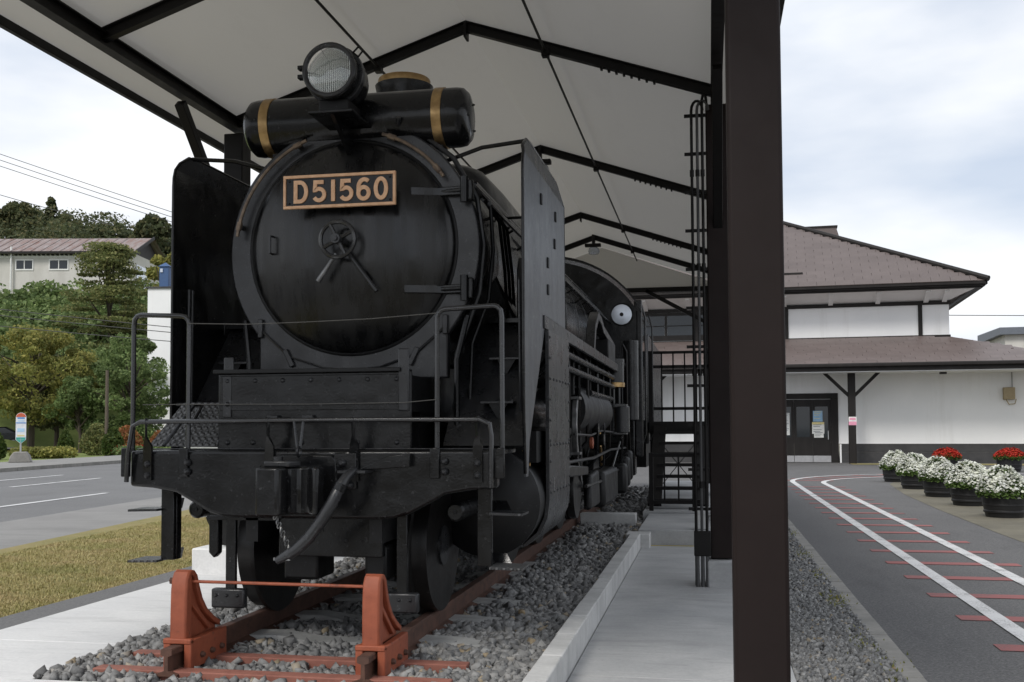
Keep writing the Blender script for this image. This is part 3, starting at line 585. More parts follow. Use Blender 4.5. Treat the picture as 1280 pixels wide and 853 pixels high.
# front plate: keyhole outline
hw, zb = .675, 1.78
th = math.degrees(math.asin(-math.sqrt(.895 ** 2 - hw ** 2) / .895))
key = [(hw, zb)] + arc(0, BZ, .895, th, 180 - th, 60) + [(-hw, zb)]
MB().prism(key, 6.76, 6.83).build('smokebox_front', 'black_satin', lo, .012)
MB().ring((0, 6.765, BZ + .02), .735, .016, 'y', 64).build('door_seal', 'black_deep', lo)
dr = MB().lathe([(.725, 6.765), (.724, 6.742), (.712, 6.728), (.68, 6.712), (.62, 6.688), (.55, 6.664), (.48, 6.643), (.40, 6.622), (.32, 6.605), (.24, 6.592), (.15, 6.582), (.07, 6.577), (.0001, 6.576)], (0, 0, BZ + .02), 'y', 72).build('smokebox_door', 'door_paint', lo)
for zz in (BZ + .37, BZ - .29):
    yv = 6.62
    h = MB().add([], []); 
    dy = lambda x_: float(np.interp(math.hypot(x_, zz - BZ - .02), [0, .07, .15, .24, .32, .40, .48, .55, .62, .68, .73, .8], [6.576, 6.577, 6.582, 6.592, 6.605, 6.622, 6.643, 6.664, 6.688, 6.712, 6.74, 6.74])) - .010
    pts = [(x_, dy(x_)) for x_ in ((.40, .50, .58, .66) if zz < BZ else (.44, .50, .58, .62))] + [(.80, 6.70)]
    b = MB().ribbon([(x_, y_ + .012) for x_, y_ in pts], .016, zz - .030, zz + .030); b.v = [(v[0], v[2], v[1]) for v in b.v]
    hg = b.build('hinge', 'door_paint', dr, .006)
    MB().cyl((.64, dy(.64) + .004, zz), (.80, 6.692, zz), .013, 10).build('hinge_rib', 'black_satin', hg)
    MB().cyl((.805, 6.69, zz - .085), (.805, 6.69, zz + .085), .027, 14).build('hinge_pin', 'black', hg)
    MB().box(.80, .86, 6.70, 6.76, zz - .07, zz + .07).build('hinge_block', 'black', hg, .01)
# centre wheel and handles
hwz = BZ + .025
hwl = MB().ring((0, 6.47, hwz), .118, .015, 'y', 36).build('handwheel', 'rail_paint', dr)
for k in range(4):
    a = R_(28 + 90 * k); MB().cyl((math.cos(a) * .03, 6.47, hwz + math.sin(a) * .03), (math.cos(a) * .115, 6.47, hwz + math.sin(a) * .115), .014, 8).build('spoke', 'rail_paint', hwl)
MB().cyl((0, 6.42, hwz), (0, 6.59, hwz), .032, 16).build('hub', 'black_satin', hwl); MB().cyl((0, 6.405, hwz), (0, 6.42, hwz), .018, 8).build('nut', 'black_satin', hwl)
MB().tube([(-.02, 6.50, hwz - .09), (-.145, 6.50, hwz - .27)], [.012, .019], 10).build('handle', 'bare_steel', dr)
MB().tube([(.035, 6.525, hwz - .06), (.245, 6.545, hwz - .34)], [.012, .017], 10).build('handle', 'black_satin', dr)
MB().tube([(-.54, 6.68, BZ + .10), (-.54, 6.62, BZ + .095), (-.54, 6.62, BZ - .02), (-.54, 6.68, BZ - .025)], .009, 8).build('grab_handle', 'black_satin', dr)
# clips round the lower front plate
for x, z, ry in ((-.66, 2.14, 0), (-.45, 1.93, -25), (.44, 1.93, 25), (.66, 2.14, 0)):
    MB().obox((x, 6.745, z), .035, .03, .13, Matrix.Rotation(R_(ry), 3, 'Y')).build('clip', 'black_satin', lo, .006)
MB().tube([(-.65, 6.745, 2.12), (-.45, 6.745, 1.94), (-.2, 6.745, 1.86), (0, 6.745, 1.84), (.2, 6.745, 1.86), (.44, 6.745, 1.94), (.65, 6.745, 2.12)], .008, 6).build('weld_bead', 'black_satin', lo)
# arc hand rails over the front plate
def ring_pt(a, r=.83, y=6.69): return (r * math.cos(R_(a)), y, BZ + r * math.sin(R_(a)))
for a0, a1, mt, rr in ((112, 172, 'copper_pipe', .82), (35, 73, 'copper_pipe', .81)):
    hr = MB().tube([ring_pt(a0 + (a1 - a0) * i / 20, rr) for i in range(21)], .0125, 8).build('hand_rail', mt, lo)
    for a in (a0 + 5, a1 - 5): MB().cyl(ring_pt(a, rr, 6.68), ring_pt(a, rr, 6.77), .018, 8).build('standoff', 'black_satin', hr); MB().tube([ring_pt(a - 2, rr), ring_pt(a + 2, rr)], .020, 8).build('collar', mt, hr)
# cable down the right side of the ring
MB().tube([(.10, 6.77, BZ + .93), (.45, 6.80, BZ + .82), (.70, 6.82, BZ + .62), (.86, 6.84, BZ + .34), (.90, 6.86, BZ + .02), (.87, 6.86, BZ - .30), (.78, 6.84, BZ - .56), (.72, 6.82, BZ - .72), (.72, 6.80, 1.5)], .018, 8).build('steam_pipe', 'black_satin', lo)
MB().tube([(.93, 6.95, BZ + .30), (.945, 6.96, BZ), (.91, 6.96, BZ - .34), (.80, 6.94, BZ - .64), (.79, 6.9, 1.6)], .014, 8).build('steam_pipe', 'black', lo)
# --- number plate
NPZ, NPY = 3.022, 6.50
npl = MB().box(-.375, .375, NPY, NPY + .015, NPZ - .10, NPZ + .10).build('number_plate', 'black', lo, .003)
b = MB().box(-.39, .39, NPY - .012, NPY + .014, NPZ + .092, NPZ + .112).box(-.39, .39, NPY - .012, NPY + .014, NPZ - .112, NPZ - .092).box(-.39, -.372, NPY - .0119, NPY + .014, NPZ - .0921, NPZ + .0921).box(.372, .39, NPY - .0119, NPY + .014, NPZ - .0921, NPZ + .0921)
b.build('plate_frame', 'bronze_letter', npl, .003)
def el(cx, cz, rx, rz, a0, a1, n=16): return [(cx + rx * math.cos(R_(a0 + (a1 - a0) * i / n)), cz + rz * math.sin(R_(a0 + (a1 - a0) * i / n))) for i in range(n + 1)]
H = .128; gl = {
 'D': [([(.0, 0), (.0, 1), (.22, 1)] + el(.22, .5, .30, .5, 75, -75) + [(.22, 0)], True)],
 '5': [([(.46, .97), (.06, .97), (.04, .56)] + el(.24, .32, .26, .30, 125, -150, 18), False)],
 '1': [([(0.0, -.06), (0.0, 1.06)], False)],
 '6': [(el(.26, .30, .25, .30, 0, 360, 24)[:-1], True), ([(.02, .33)] + el(.30, .62, .28, .38, 172, 48, 10), False)],
 '0': [(el(.25, .5, .25, .5, 0, 360, 28)[:-1], True)]}
for ch, x0 in (('D', -.315), ('5', -.185), ('1', -.052), ('5', .004), ('6', .122), ('0', .243)):
    for poly, cl in gl[ch]: pass
    b = MB()
    for i, (poly, cl) in enumerate(gl[ch]): b.ribbon([(x0 + p[0] * H * 1.12 + .012, NPZ - H / 2 + p[1] * H) for p in poly], .026, NPY - .011 - .0006 * i, NPY + .004, cl)
    b.build('numeral', 'bronze_letter', npl)
rivets([(x, NPY, NPZ + z) for x in (-.35, .35) for z in (-.075, .075)], .008, parent=npl)
for x in (-.2, .2): MB().box(x - .02, x + .02, NPY + .014, 6.66, NPZ - .03, NPZ + .0).build('plate_bracket', 'black', npl)
# --- headlamp
LZ, LY = 3.765, 6.30
la = MB().lathe([(.158, LY + .14), (.158, LY + .004), (.172, LY), (.182, LY + .012), (.182, LY + .04), (.176, LY + .05), (.176, LY + .27), (.15, LY + .36), (.09, LY + .42), (.0001, LY + .44)], (0, 0, LZ), 'y', 40).build('headlamp', 'black', lo)
MB().ring((0, LY, LZ), .166, .016, 'y', 40, 10).build('lamp_rim', 'black_satin', la)
MB().lathe([(.155, LY + .004), (.145, LY + .05), (.115, LY + .095), (.07, LY + .12), (.0001, LY + .13)], (0, 0, LZ), 'y', 40).build('reflector', 'lamp_glass', la)
MB().lathe([(.156, LY + .0), (.11, LY - .016), (.05, LY - .024), (.0001, LY - .026), (.0001, LY - .021), (.05, LY - .019), (.11, LY - .011), (.156, LY + .005)], (0, 0, LZ), 'y', 40).build('lens', 'clear_glass', la)
MB().lathe([(.012, LY + .12), (.024, LY + .06), (.020, LY + .035), (.0001, LY + .025)], (0, 0, LZ), 'y', 16).build('bulb', 'brass', la)
MB().lathe([(.192, LY + .10), (.196, LY + .105), (.196, LY + .15), (.192, LY + .155)], (0, 0, LZ), 'y', 40).build('lamp_band', 'black_satin', la)
MB().tube([(.13, LY + .10, LZ + .14), (.165, LY + .10, LZ + .175), (.195, LY + .10, LZ + .145), (.165, LY + .10, LZ + .11)], .008, 6, True).build('hasp', 'black', la)
for dz in (.03, -.03): MB().box(-.215, -.175, LY + .0, LY + .05, LZ + dz - .012, LZ + dz + .012).build('hinge', 'black', la)
MB().box(-.10, .10, LY + .08, LY + .34, LZ - .25, LZ - .165).build('lamp_foot', 'black_deep', la, .01)
MB().box(-.15, .15, LY + .02, LY + .42, LZ - .272, LZ - .255).build('lamp_shelf', 'black', la, .003)
MB().prism([(LY + .06, LZ - .272), (LY + .42, LZ - .272), (LY + .50, LZ - .50), (LY + .46, LZ - .50)], -.012, .012, 'x').build('shelf_gusset', 'black', la)
# --- feed water heater drum
TY, TZ = 6.90, 3.585
ta = MB().lathe([(.0001, -.815), (.10, -.812), (.165, -.795), (.195, -.765), (.203, -.72), (.203, .72), (.195, .765), (.165, .795), (.10, .812), (.0001, .815)], (0, TY, TZ), 'x', 48).build('feedwater_heater', 'black', lo)
for x in (-.635, .605): MB().lathe([(.205, x - .034), (.209, x - .032), (.209, x + .032), (.205, x + .034)], (0, TY, TZ), 'x', 48).build('brass_band', 'brass', ta)
rivets([(.812 - .012 * (k % 2 == 0) - .02, TY + .11 * math.cos(a), TZ + .11 * math.sin(a)) for k, a in enumerate(np.linspace(0, 5.5, 6))], .012, (1, 0, 0), parent=ta, h=.03)
MB().tube([(.34, 6.71, 3.50), (.36, 6.66, 3.54)], .016, 8).build('drain_cock', 'black_satin', ta)
for s_ in (-1, 1): MB().prism([(s_ * .30, 3.40), (s_ * .62, 3.46), (s_ * .62, 3.2), (s_ * .30, 3.46)], TY - .06, TY + .08).build('saddle', 'black', ta)
# chimney, domes
ch = MB().lathe([(.31, 3.42), (.25, 3.50), (.225, 3.62), (.222, 4.14), (.235, 4.20)], (0, 8.0, 0), 'z', 32).build('chimney', 'black', lo)
MB().lathe([(.185, 4.20), (.205, 4.195), (.212, 4.205), (.212, 4.25), (.205, 4.26), (.185, 4.255)], (0, 8.0, 0), 'z', 32).build('chimney_cap', 'brass', ch)
def dome(y0, y1, hw_, ztop, name):
    vs, fs, n, mm = [], [], 24, 9; prof = [(1.0, 3.18), (1.0, 3.55), (.985, ztop - .28), (.93, ztop - .16), (.80, ztop - .07), (.58, ztop - .02), (.30, ztop - .003), (.001, ztop)]
    for sc_, z in prof:
        for j in range(n):
            a = 2 * math.pi * j / n; cx = math.cos(a) * hw_ * sc_; sy = math.sin(a) * hw_ * sc_; sy += (y1 - y0 - 2 * hw_) / 2 * (1 if sy >= 0 else -1) * (1 if abs(sy) > 1e-6 else 0); vs.append((cx, (y0 + y1) / 2 + sy, z))
    for i in range(len(prof) - 1):
        for j in range(n): fs.append((i * n + j, i * n + (j + 1) % n, (i + 1) * n + (j + 1) % n, (i + 1) * n + j))
    return MB().add(vs, fs).build(name, 'black', lo)
dome(8.9, 11.5, .47, 3.87, 'sand_dome')
MB().box(-.2, .2, 12.6, 12.9, 3.4, 3.95).build('safety_valve', 'black_deep', lo, .03)
# --- running boards + side pipes
for s_ in (-1, 1):
    rb = MB().box(s_ * .80, s_ * 1.235, 7.35, 13.45, 2.205, 2.235).build('running_board', 'black', lo)
    MB().box(s_ * 1.215, s_ * 1.245, 7.33, 13.45, 2.155, 2.250).build('valance', 'black_satin', rb, .004)
for z, x, ya, yb in ((2.075, 1.19, 8.45, 13.3), (1.955, 1.19, 8.45, 13.3), (1.80, 1.17, 10.8, 13.3)):
    MB().cyl((x, ya, z), (x, yb, z), .030, 12).build('cooling_pipe', 'rail_paint', lo)
for y in (9.6, 11.0, 12.4): MB().box(1.13, 1.16, y - .02, y + .02, 1.75, 2.20).build('pipe_hanger', 'black_deep', lo)
MB().cyl((.95, 10.0, 1.62), (.95, 12.9, 1.62), .27, 28).build('air_reservoir', 'black_deep', lo)
# boiler hand rails / pipes along the side
for x, z, ya, yb, r in ((.80, 3.13, 7.0, 15.5, .020), (.88, 3.03, 7.15, 15.5, .017), (.70, 3.27, 7.5, 15.4, .014)):
    p = MB().tube([(x, ya, z), (x + .01, (ya + yb) / 2, z - .01), (x + .06, yb, z - .02)], r, 8).build('boiler_pipe', 'rail_paint', lo)
    for y in np.arange(ya + .3, yb, 1.3): MB().cyl((x - .10, y, z - .06), (x, y, z), .012, 6).build('stanchion', 'black', p)
for k, y in enumerate((7.35, 7.5, 7.65)): MB().tube([(.80, y, 3.10), (.90, y + .05, 2.95), (.93, y + .1, 2.6), (.94, y + .15, 2.25)], .014, 6).build('sand_pipe', 'black', lo)
MB().prism([(7.55, 2.23), (7.55, 2.62), (7.62, 2.72), (7.85, 2.60), (7.85, 2.23)], 1.0, 1.08, 'x').build('lubricator_cover', 'black_satin', lo, .01)
ap = [(11.05, 2.25), (11.2, 2.52), (11.5, 2.68), (11.8, 2.66), (12.1, 2.58), (13.4, 2.48)]
b = MB().ribbon(ap, .085, 0, .10); b.v = [(1.10 + v[1], v[0], v[2]) for v in b.v]; b.build('reach_rod_guard', 'black_satin', lo, .006)
MB().box(1.02, 1.22, 12.4, 13.3, 2.25, 2.50).build('tool_box', 'black_deep', lo, .015)
MB().cyl((1.05, 11.5, 2.32), (1.05, 12.2, 2.32), .07, 16).build('lubricator', 'black', lo)
# --- air pump
pu = MB().cyl((1.17, 13.6, 1.96), (1.17, 13.6, 2.29), .135, 20).build('air_pump', 'black_satin', lo)
MB().lathe([(.137, 1.96), (.145, 1.965), (.145, 2.02), (.137, 2.025)], (1.17, 13.6, 0), 'z', 20).build('pump_band', 'brass', pu)
MB().cyl((1.17, 13.6, 2.29), (1.17, 13.6, 2.33), .14, 20).build('pump_cap', 'paper_white', pu); bpy.data.objects['pump_cap'].data.materials[0] = M['black_satin']
for dx in (-.06, .0, .07): MB().cyl((1.17 + dx, 13.55, 1.74), (1.17 + dx, 13.55, 1.97), .018, 8).build('pump_rod', 'black_satin', pu)
MB().lathe([(.12, 1.34), (.18, 1.35), (.18, 1.38), (.15, 1.385), (.15, 1.69), (.185, 1.70), (.185, 1.74), (.12, 1.75)], (1.17, 13.6, 0), 'z', 24).build('pump_cylinder', 'black_satin', pu)
MB().lathe([(.10, 1.37), (.11, 1.38), (.11, 1.70), (.1, 1.71)], (1.27, 13.52, 0), 'z', 16).build('pump_valve', 'black_satin', pu)
MB().tube([(1.0, 13.5, 1.75), (1.0, 13.4, 1.5), (1.02, 13.3, 1.2), (1.0, 13.6, .95)], .018, 8).build('pump_pipe', 'brass', pu)
# --- smoke deflectors
def deflector(s_, lean):
    x = s_ * 1.225
    rc = [(6.56, 3.12), (6.565, 3.18), (6.585, 3.24), (6.625, 3.295), (6.68, 3.335)]
    d = MB().prism([(6.60, 1.13), (6.56, 1.5)] + rc[:3] + [(8.47, 3.26), (8.50, 2.26), (7.50, 2.26), (7.44, 2.20), (6.74, 1.36), (6.68, 1.13)], x - .006, x + .006, 'x').build('smoke_deflector', 'deflector_skylit' if s_ > 0 else 'black', lo)  # left plate coloured black for its shaded inner face, right one lightened as skylit
    xi = x - s_ * lean
    MB().add([(x - .006, 6.585, 3.24), (x + .006, 6.585, 3.24), (x + .006, 8.47, 3.26), (x - .006, 8.47, 3.26), (xi - .006, 6.625, 3.295), (xi + .006, 6.625, 3.295), (xi - .006, 6.75, 3.365), (xi + .006, 6.75, 3.365), (xi - .006, 6.90, 3.38), (xi + .006, 6.90, 3.38), (xi + .006, 8.12, 3.39), (xi - .006, 8.12, 3.39)],
             [(0, 1, 5, 4), (4, 5, 7, 6), (6, 7, 9, 8), (8, 9, 10, 11), (1, 2, 10, 9, 7, 5), (3, 0, 4, 6, 8, 11), (2, 3, 11, 10)]).build('deflector_lip', 'black_satin', d)  # darker than the right plate: shading of the bend put into its colour
    MB().tube([(x, 6.60, 1.15), (x, 6.56, 1.5), (x, 6.56, 2.2), (x, 6.56, 3.12), (x, 6.565, 3.18), (x, 6.585, 3.24), (xi, 6.625, 3.295), (xi, 6.75, 3.365), (xi, 6.90, 3.38), (xi, 8.12, 3.39), (x, 8.47, 3.26), (x, 8.5, 2.27)], .011, 8).build('edge_bead', 'black', d)
    MB().tube([(s_ * .62, 6.86, 3.27), (s_ * .9, 6.82, 3.345), (xi, 6.80, 3.37)], .015, 8).build('stay_rod', 'black', d)
    MB().tube([(s_ * .7, 8.1, 3.12), (x, 8.1, 3.12)], .012, 8).build('stay_rod', 'black', d)
    for y, z in ((7.25, 3.07), (7.95, 3.08), (7.9, 2.86), (7.55, 2.66), (7.55, 2.46)): MB().box(x - .012, x + .014 * s_ + .004, y - .025, y + .025, z - .038, z + .038).build('bracket_plate', 'black_deep', d, .004)
    for dy in (0, .05): MB().tube([(x - s_ * .05, 6.70 + dy, 2.42), (x - s_ * .045, 6.70 + dy, 1.55)], .011, 8).build('grab_rail', 'black_satin', d)
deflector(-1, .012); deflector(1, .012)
for s_ in (-1, 1):   # dark inner board behind the deflector, down to the platform
    MB().add([(s_ * .68, 6.60, 1.33), (s_ * 1.215, 6.60, 1.33), (s_ * 1.215, 7.42, 2.2), (s_ * .68, 7.42, 2.2), (s_ * .68, 6.63, 1.32), (s_ * 1.215, 6.63, 1.32), (s_ * 1.215, 7.45, 2.19), (s_ * .68, 7.45, 2.19)], [(0, 1, 2, 3), (7, 6, 5, 4), (0, 4, 5, 1), (1, 5, 6, 2), (2, 6, 7, 3), (3, 7, 4, 0)]).build('front_slope_plate', 'black_satin', lo)
    for z in (1.62, 1.93):
        y = 6.60 + (z - 1.33) * .94
        q = MB().box(s_ * .90, s_ * 1.12, y - .13, y + .03, z - .012, z).build('step_plate', 'black_satin', lo)
        MB().prism([(s_ * .95, z - .012), (s_ * 1.08, z - .012), (s_ * 1.015, z - .12)], y - .11, y - .095).build('step_gusset', 'black_deep', q)
    MB().tube([(s_ * .74, 6.74, 1.40), (s_ * .74, 6.74, 1.9), (s_ * .80, 6.80, 2.2)], .02, 8).build('sand_pipe', 'black', lo)
    if s_ > 0: continue
    # diamond plate ramp between beam and slope
    MB().add([(s_ * .66, 6.10, 1.335), (s_ * 1.13, 6.10, 1.335), (s_ * 1.05, 6.40, 1.62), (s_ * .66, 6.40, 1.62)], [(0, 1, 2, 3)]).build('tread_ramp', 'tread_plate' if s_ < 0 else 'black', lo)
    MB().tube([(s_ * 1.0, 6.06, 1.34), (s_ * .92, 6.30, 1.60), (s_ * .88, 6.33, 1.60), (s_ * .90, 6.26, 1.50)], .012, 6).build('lamp_iron', 'black', lo)
    MB().box(s_ * .66, s_ * 1.1, 6.40, 6.75, 1.60, 1.62).build('upper_step', 'black_deep', lo)
MB().box(-.775, -.705, 6.42, 6.435, 1.63, 1.92).build('lamp_bracket', 'black_satin', lo, .012)
# --- buffer beam and platform
half = [(1.17, 1.315), (1.17, 1.09), (1.02, 1.082), (.86, 1.055), (.74, .99), (.64, .935), (.54, .908), (.42, .902)]
poly = half + [(-x, z) for x, z in half[::-1]]
bb = MB().prism(poly, 5.955, 6.055).build('buffer_beam', 'black', lo, .022, segs=3)
MB().box(-1.16, 1.16, 6.03, 6.62, 1.285, 1.312).build('front_platform', 'black', lo, .004)
MB().box(-1.15, 1.15, 6.0, 6.05, 1.318, 1.326).build('platform_edge', 'black_satin', lo, .003)
rivets([(x, 5.955, z) for x in (-.30,) for z in (1.22, 1.17, 1.12)], .006, parent=bb, mat='black_deep', h=.004)
b = [(-1.04, 1.23), (-1.04, 1.16), (-.775, 1.24), (-.775, 1.185), (.86, 1.25), (.86, 1.19), (1.06, 1.24), (1.06, 1.17)]
rivets([(x, 5.945, z) for x, z in b], .024, parent=bb, h=.03, name='beam_bolts')
MB().box(.18, .32, 5.93, 5.957, 1.085, 1.30).build('coupler_pocket_plate', 'black', bb, .006); rivets([(.235, 5.93, 1.24), (.28, 5.93, 1.11)], .028, parent=bb, h=.035, name='beam_bolts')
MB().prism([(.52, 1.28), (.66, 1.30), (.66, 1.22), (.36, 1.20), (.36, 1.21)], 5.90, 5.955).build('hose_bracket', 'black', bb, .004)
# apron plate
apn = MB().box(-.635, .62, 6.07, 6.10, 1.316, 1.79).build('apron', 'black', lo, .006)
MB().box(-.655, .56, 6.03, 6.30, 1.79, 1.815).build('apron_lip', 'black_deep', apn, .004)
MB().box(-.60, -.545, 6.060, 6.072, 1.52, 1.775).build('apron_strap', 'black_satin', apn, .003); MB().box(.54, .61, 6.055, 6.072, 1.55, 1.93).build('apron_bracket', 'black_satin', apn, .01)
rivets([(x, 6.07, 1.745) for x in np.linspace(-.57, .53, 7)] + [(x, 6.07, 1.36) for x in (-.57, -.40, -.08, .28, .53)] + [(-.57, 6.06, 1.60)], .017, parent=apn, h=.016)
MB().box(-.62, .55, 6.064, 6.071, 1.56, 1.775).build('apron_patch', 'black', apn, .003)
for x in (-.26, -.03): MB().box(x - .035, x + .035, 6.03, 6.07, 1.49, 1.53).build('hook_block', 'black_satin', apn, .006)
MB().box(-.55, .55, 6.3, 6.76, 1.55, 1.78).build('saddle_box', 'black_deep', lo)
# --- tall hand rails at each side of the platform
def tall_rail(s_):
    xa, xb = s_ * .80, s_ * 1.19
    pts = [(xa, 6.0, 1.22), (xa, 6.0, 2.10)] + [(xa + s_ * .05 * (1 - math.cos(R_(a))), 6.0, 2.10 + .055 * math.sin(R_(a))) for a in (30, 60, 90)] + [(xb - s_ * .05 * (1 - math.cos(R_(a))), 6.02, 2.115 + .055 * math.sin(R_(a))) for a in (90, 60, 30)] + [(xb, 6.02, 2.10), (xb, 6.02, 1.25)]
    r_ = MB().tube(pts, .0155, 10).build('hand_rail', 'rail_paint', lo)
    for x in (xa, xb): MB().box(x - .03, x + .03, 5.935, 5.955, 1.15, 1.33).build('rail_foot', 'black', r_, .006)
tall_rail(-1); tall_rail(1)
# coupler release bar
rb_ = MB().tube([(-1.17, 5.92, 1.12), (-1.155, 5.91, 1.30), (-1.12, 5.90, 1.465), (-1.07, 5.90, 1.492), (-.2, 5.90, 1.497), (.5, 5.90, 1.497), (1.08, 5.90, 1.495), (1.14, 5.90, 1.47), (1.15, 5.90, 1.40), (1.145, 5.91, 1.10)], .0145, 10).build('release_bar', 'rail_paint', lo)
for x in (-1.04, -.235, .305, 1.06):
    MB().add([(x - .028, 5.935, 1.13), (x + .028, 5.935, 1.13), (x + .028, 5.935, 1.34), (x - .028, 5.935, 1.34), (x - .008, 5.915, 1.40), (x + .012, 5.885, 1.40), (x + .012, 5.885, 1.515), (x - .012, 5.915, 1.515),
             (x - .028, 5.953, 1.13), (x + .028, 5.953, 1.13), (x + .028, 5.953, 1.34), (x - .028, 5.953, 1.34), (x + .002, 5.925, 1.40), (x + .022, 5.897, 1.40), (x + .022, 5.897, 1.515), (x - .002, 5.925, 1.515)],
            [(0, 1, 2, 3), (3, 2, 5, 4), (4, 5, 6, 7), (9, 8, 11, 10), (10, 11, 12, 13), (13, 12, 15, 14), (0, 3, 11, 8), (2, 1, 9, 10), (3, 4, 12, 11), (5, 2, 10, 13), (4, 7, 15, 12), (6, 5, 13, 14), (7, 6, 14, 15), (1, 0, 8, 9)]).build('bar_support', 'black', rb_)
for dx in (-.03, .03): MB().tube([(-.03 + dx, 5.90, 1.50), (-.005 + dx * .3, 5.84, 1.33)], .009, 6).build('lift_link', 'black_satin', rb_)
MB().ring((0, 5.83, 1.31), .028, .009, 'x', 14, 6).build('lift_ring', 'black_satin', rb_)
# --- coupler
cp = MB().prism([(-.165, 5.60), (-.155, 5.565), (-.02, 5.555), (.0, 5.58), (.01, 5.66), (.055, 5.70), (.12, 5.69), (.17, 5.62), (.20, 5.63), (.20, 5.72), (.13, 5.80), (.08, 5.98), (-.08, 5.98), (-.11, 5.82), (-.165, 5.76)], .95, 1.225, 'z').build('coupler', 'black', lo, .014)
MB().prism([(-.13, 5.62), (.02, 5.63), (.06, 5.72), (-.02, 5.80), (-.13, 5.76)], 1.225, 1.262, 'z').build('coupler_top', 'black_satin', cp, .01)
MB().cyl((-.07, 5.69, .93), (-.07, 5.69, 1.285), .028, 14).build('knuckle_pin', 'black_satin', cp)
MB().box(-.07, .07, 5.84, 5.97, .99, 1.19).build('shank', 'black_deep', cp); MB().prism([(-.16, 1.29), (.17, 1.29), (.20, 1.25), (.20, .98), (-.18, .98), (-.18, 1.25)], 5.925, 5.957).build('striker_plate', 'black', cp, .01)
# hose + chain
hz = [(.345, 5.82, 1.20), (.335, 5.72, 1.165), (.31, 5.68, 1.11), (.27, 5.66, 1.02), (.22, 5.64, .93), (.15, 5.62, .83), (.08, 5.61, .76), (.03, 5.60, .725)]
hs = MB().tube(hz, [.026, .028, .034, .036, .036, .036, .034, .030], 12).build('brake_hose', 'black_satin', lo)
for i in (2, 5, 7): pass
MB().tube([(.318, 5.69, 1.13), (.30, 5.68, 1.09)], .040, 12).build('hose_clamp', 'black', hs); MB().tube([(.05, 5.605, .742), (-.035, 5.59, .695)], [.034, .020], 10).build('hose_coupling', 'black_satin', hs); MB().box(-.05, .05, 5.585, 5.60, .70, .715).build('coupling_lug', 'bare_steel', hs)
MB().box(.25, .42, 5.80, 5.96, 1.185, 1.20).build('hose_cock', 'black_satin', hs)
b = MB()
for i in range(9):
    f = i / 8; c_ = Vector((-.055 + .095 * f, 5.62, .945 - .20 * f)); R3 = Matrix.Rotation(R_(90 * (i % 2)), 3, 'Z') @ Matrix.Rotation(R_(24), 3, 'Y'); pts = [c_ + R3 @ Vector((.009 * math.cos(a), 0, .019 * math.sin(a))) for a in np.linspace(0, 5.5, 8)]; b.tube(pts, .0038, 5, True)
b.build('chain', 'bare_steel', hs, kind='stuff')
# --- front foot steps
def foot_step(s_):
    x = s_ * .99 if s_ < 0 else 1.065
    a = MB().box(x - .045, x + .045, 6.10, 6.13, .62, 1.085).box(x - s_ * .03 - .02, x - s_ * .03 + .02, 6.13, 6.19, .62, 1.085).build('step_hanger', 'black', lo, .006)
    for z in (.945, .625):
        xo = x + s_ * .04
        MB().add([(xo, 6.04, z), (xo + s_ * .20, 6.04, z - .005), (xo + s_ * .20, 6.26, z - .005), (xo, 6.26, z), (xo, 6.04, z - .014), (xo + s_ * .20, 6.04, z - .019), (xo + s_ * .20, 6.26, z - .019), (xo, 6.26, z - .014)],
                 [(0, 1, 2, 3), (7, 6, 5, 4), (0, 4, 5, 1), (1, 5, 6, 2), (2, 6, 7, 3), (3, 7, 4, 0)]).build('foot_plate', 'tread_plate' if z < .7 else 'black_satin', a)
        MB().add([(xo - s_ * .06, 6.25, z - .01), (xo + s_ * .10, 6.25, z - .01), (xo + s_ * .06, 6.28, z + .055), (xo - s_ * .06, 6.28, z + .055)], [(0, 1, 2, 3)]).build('foot_guard', 'black', a)
foot_step(-1); foot_step(1)
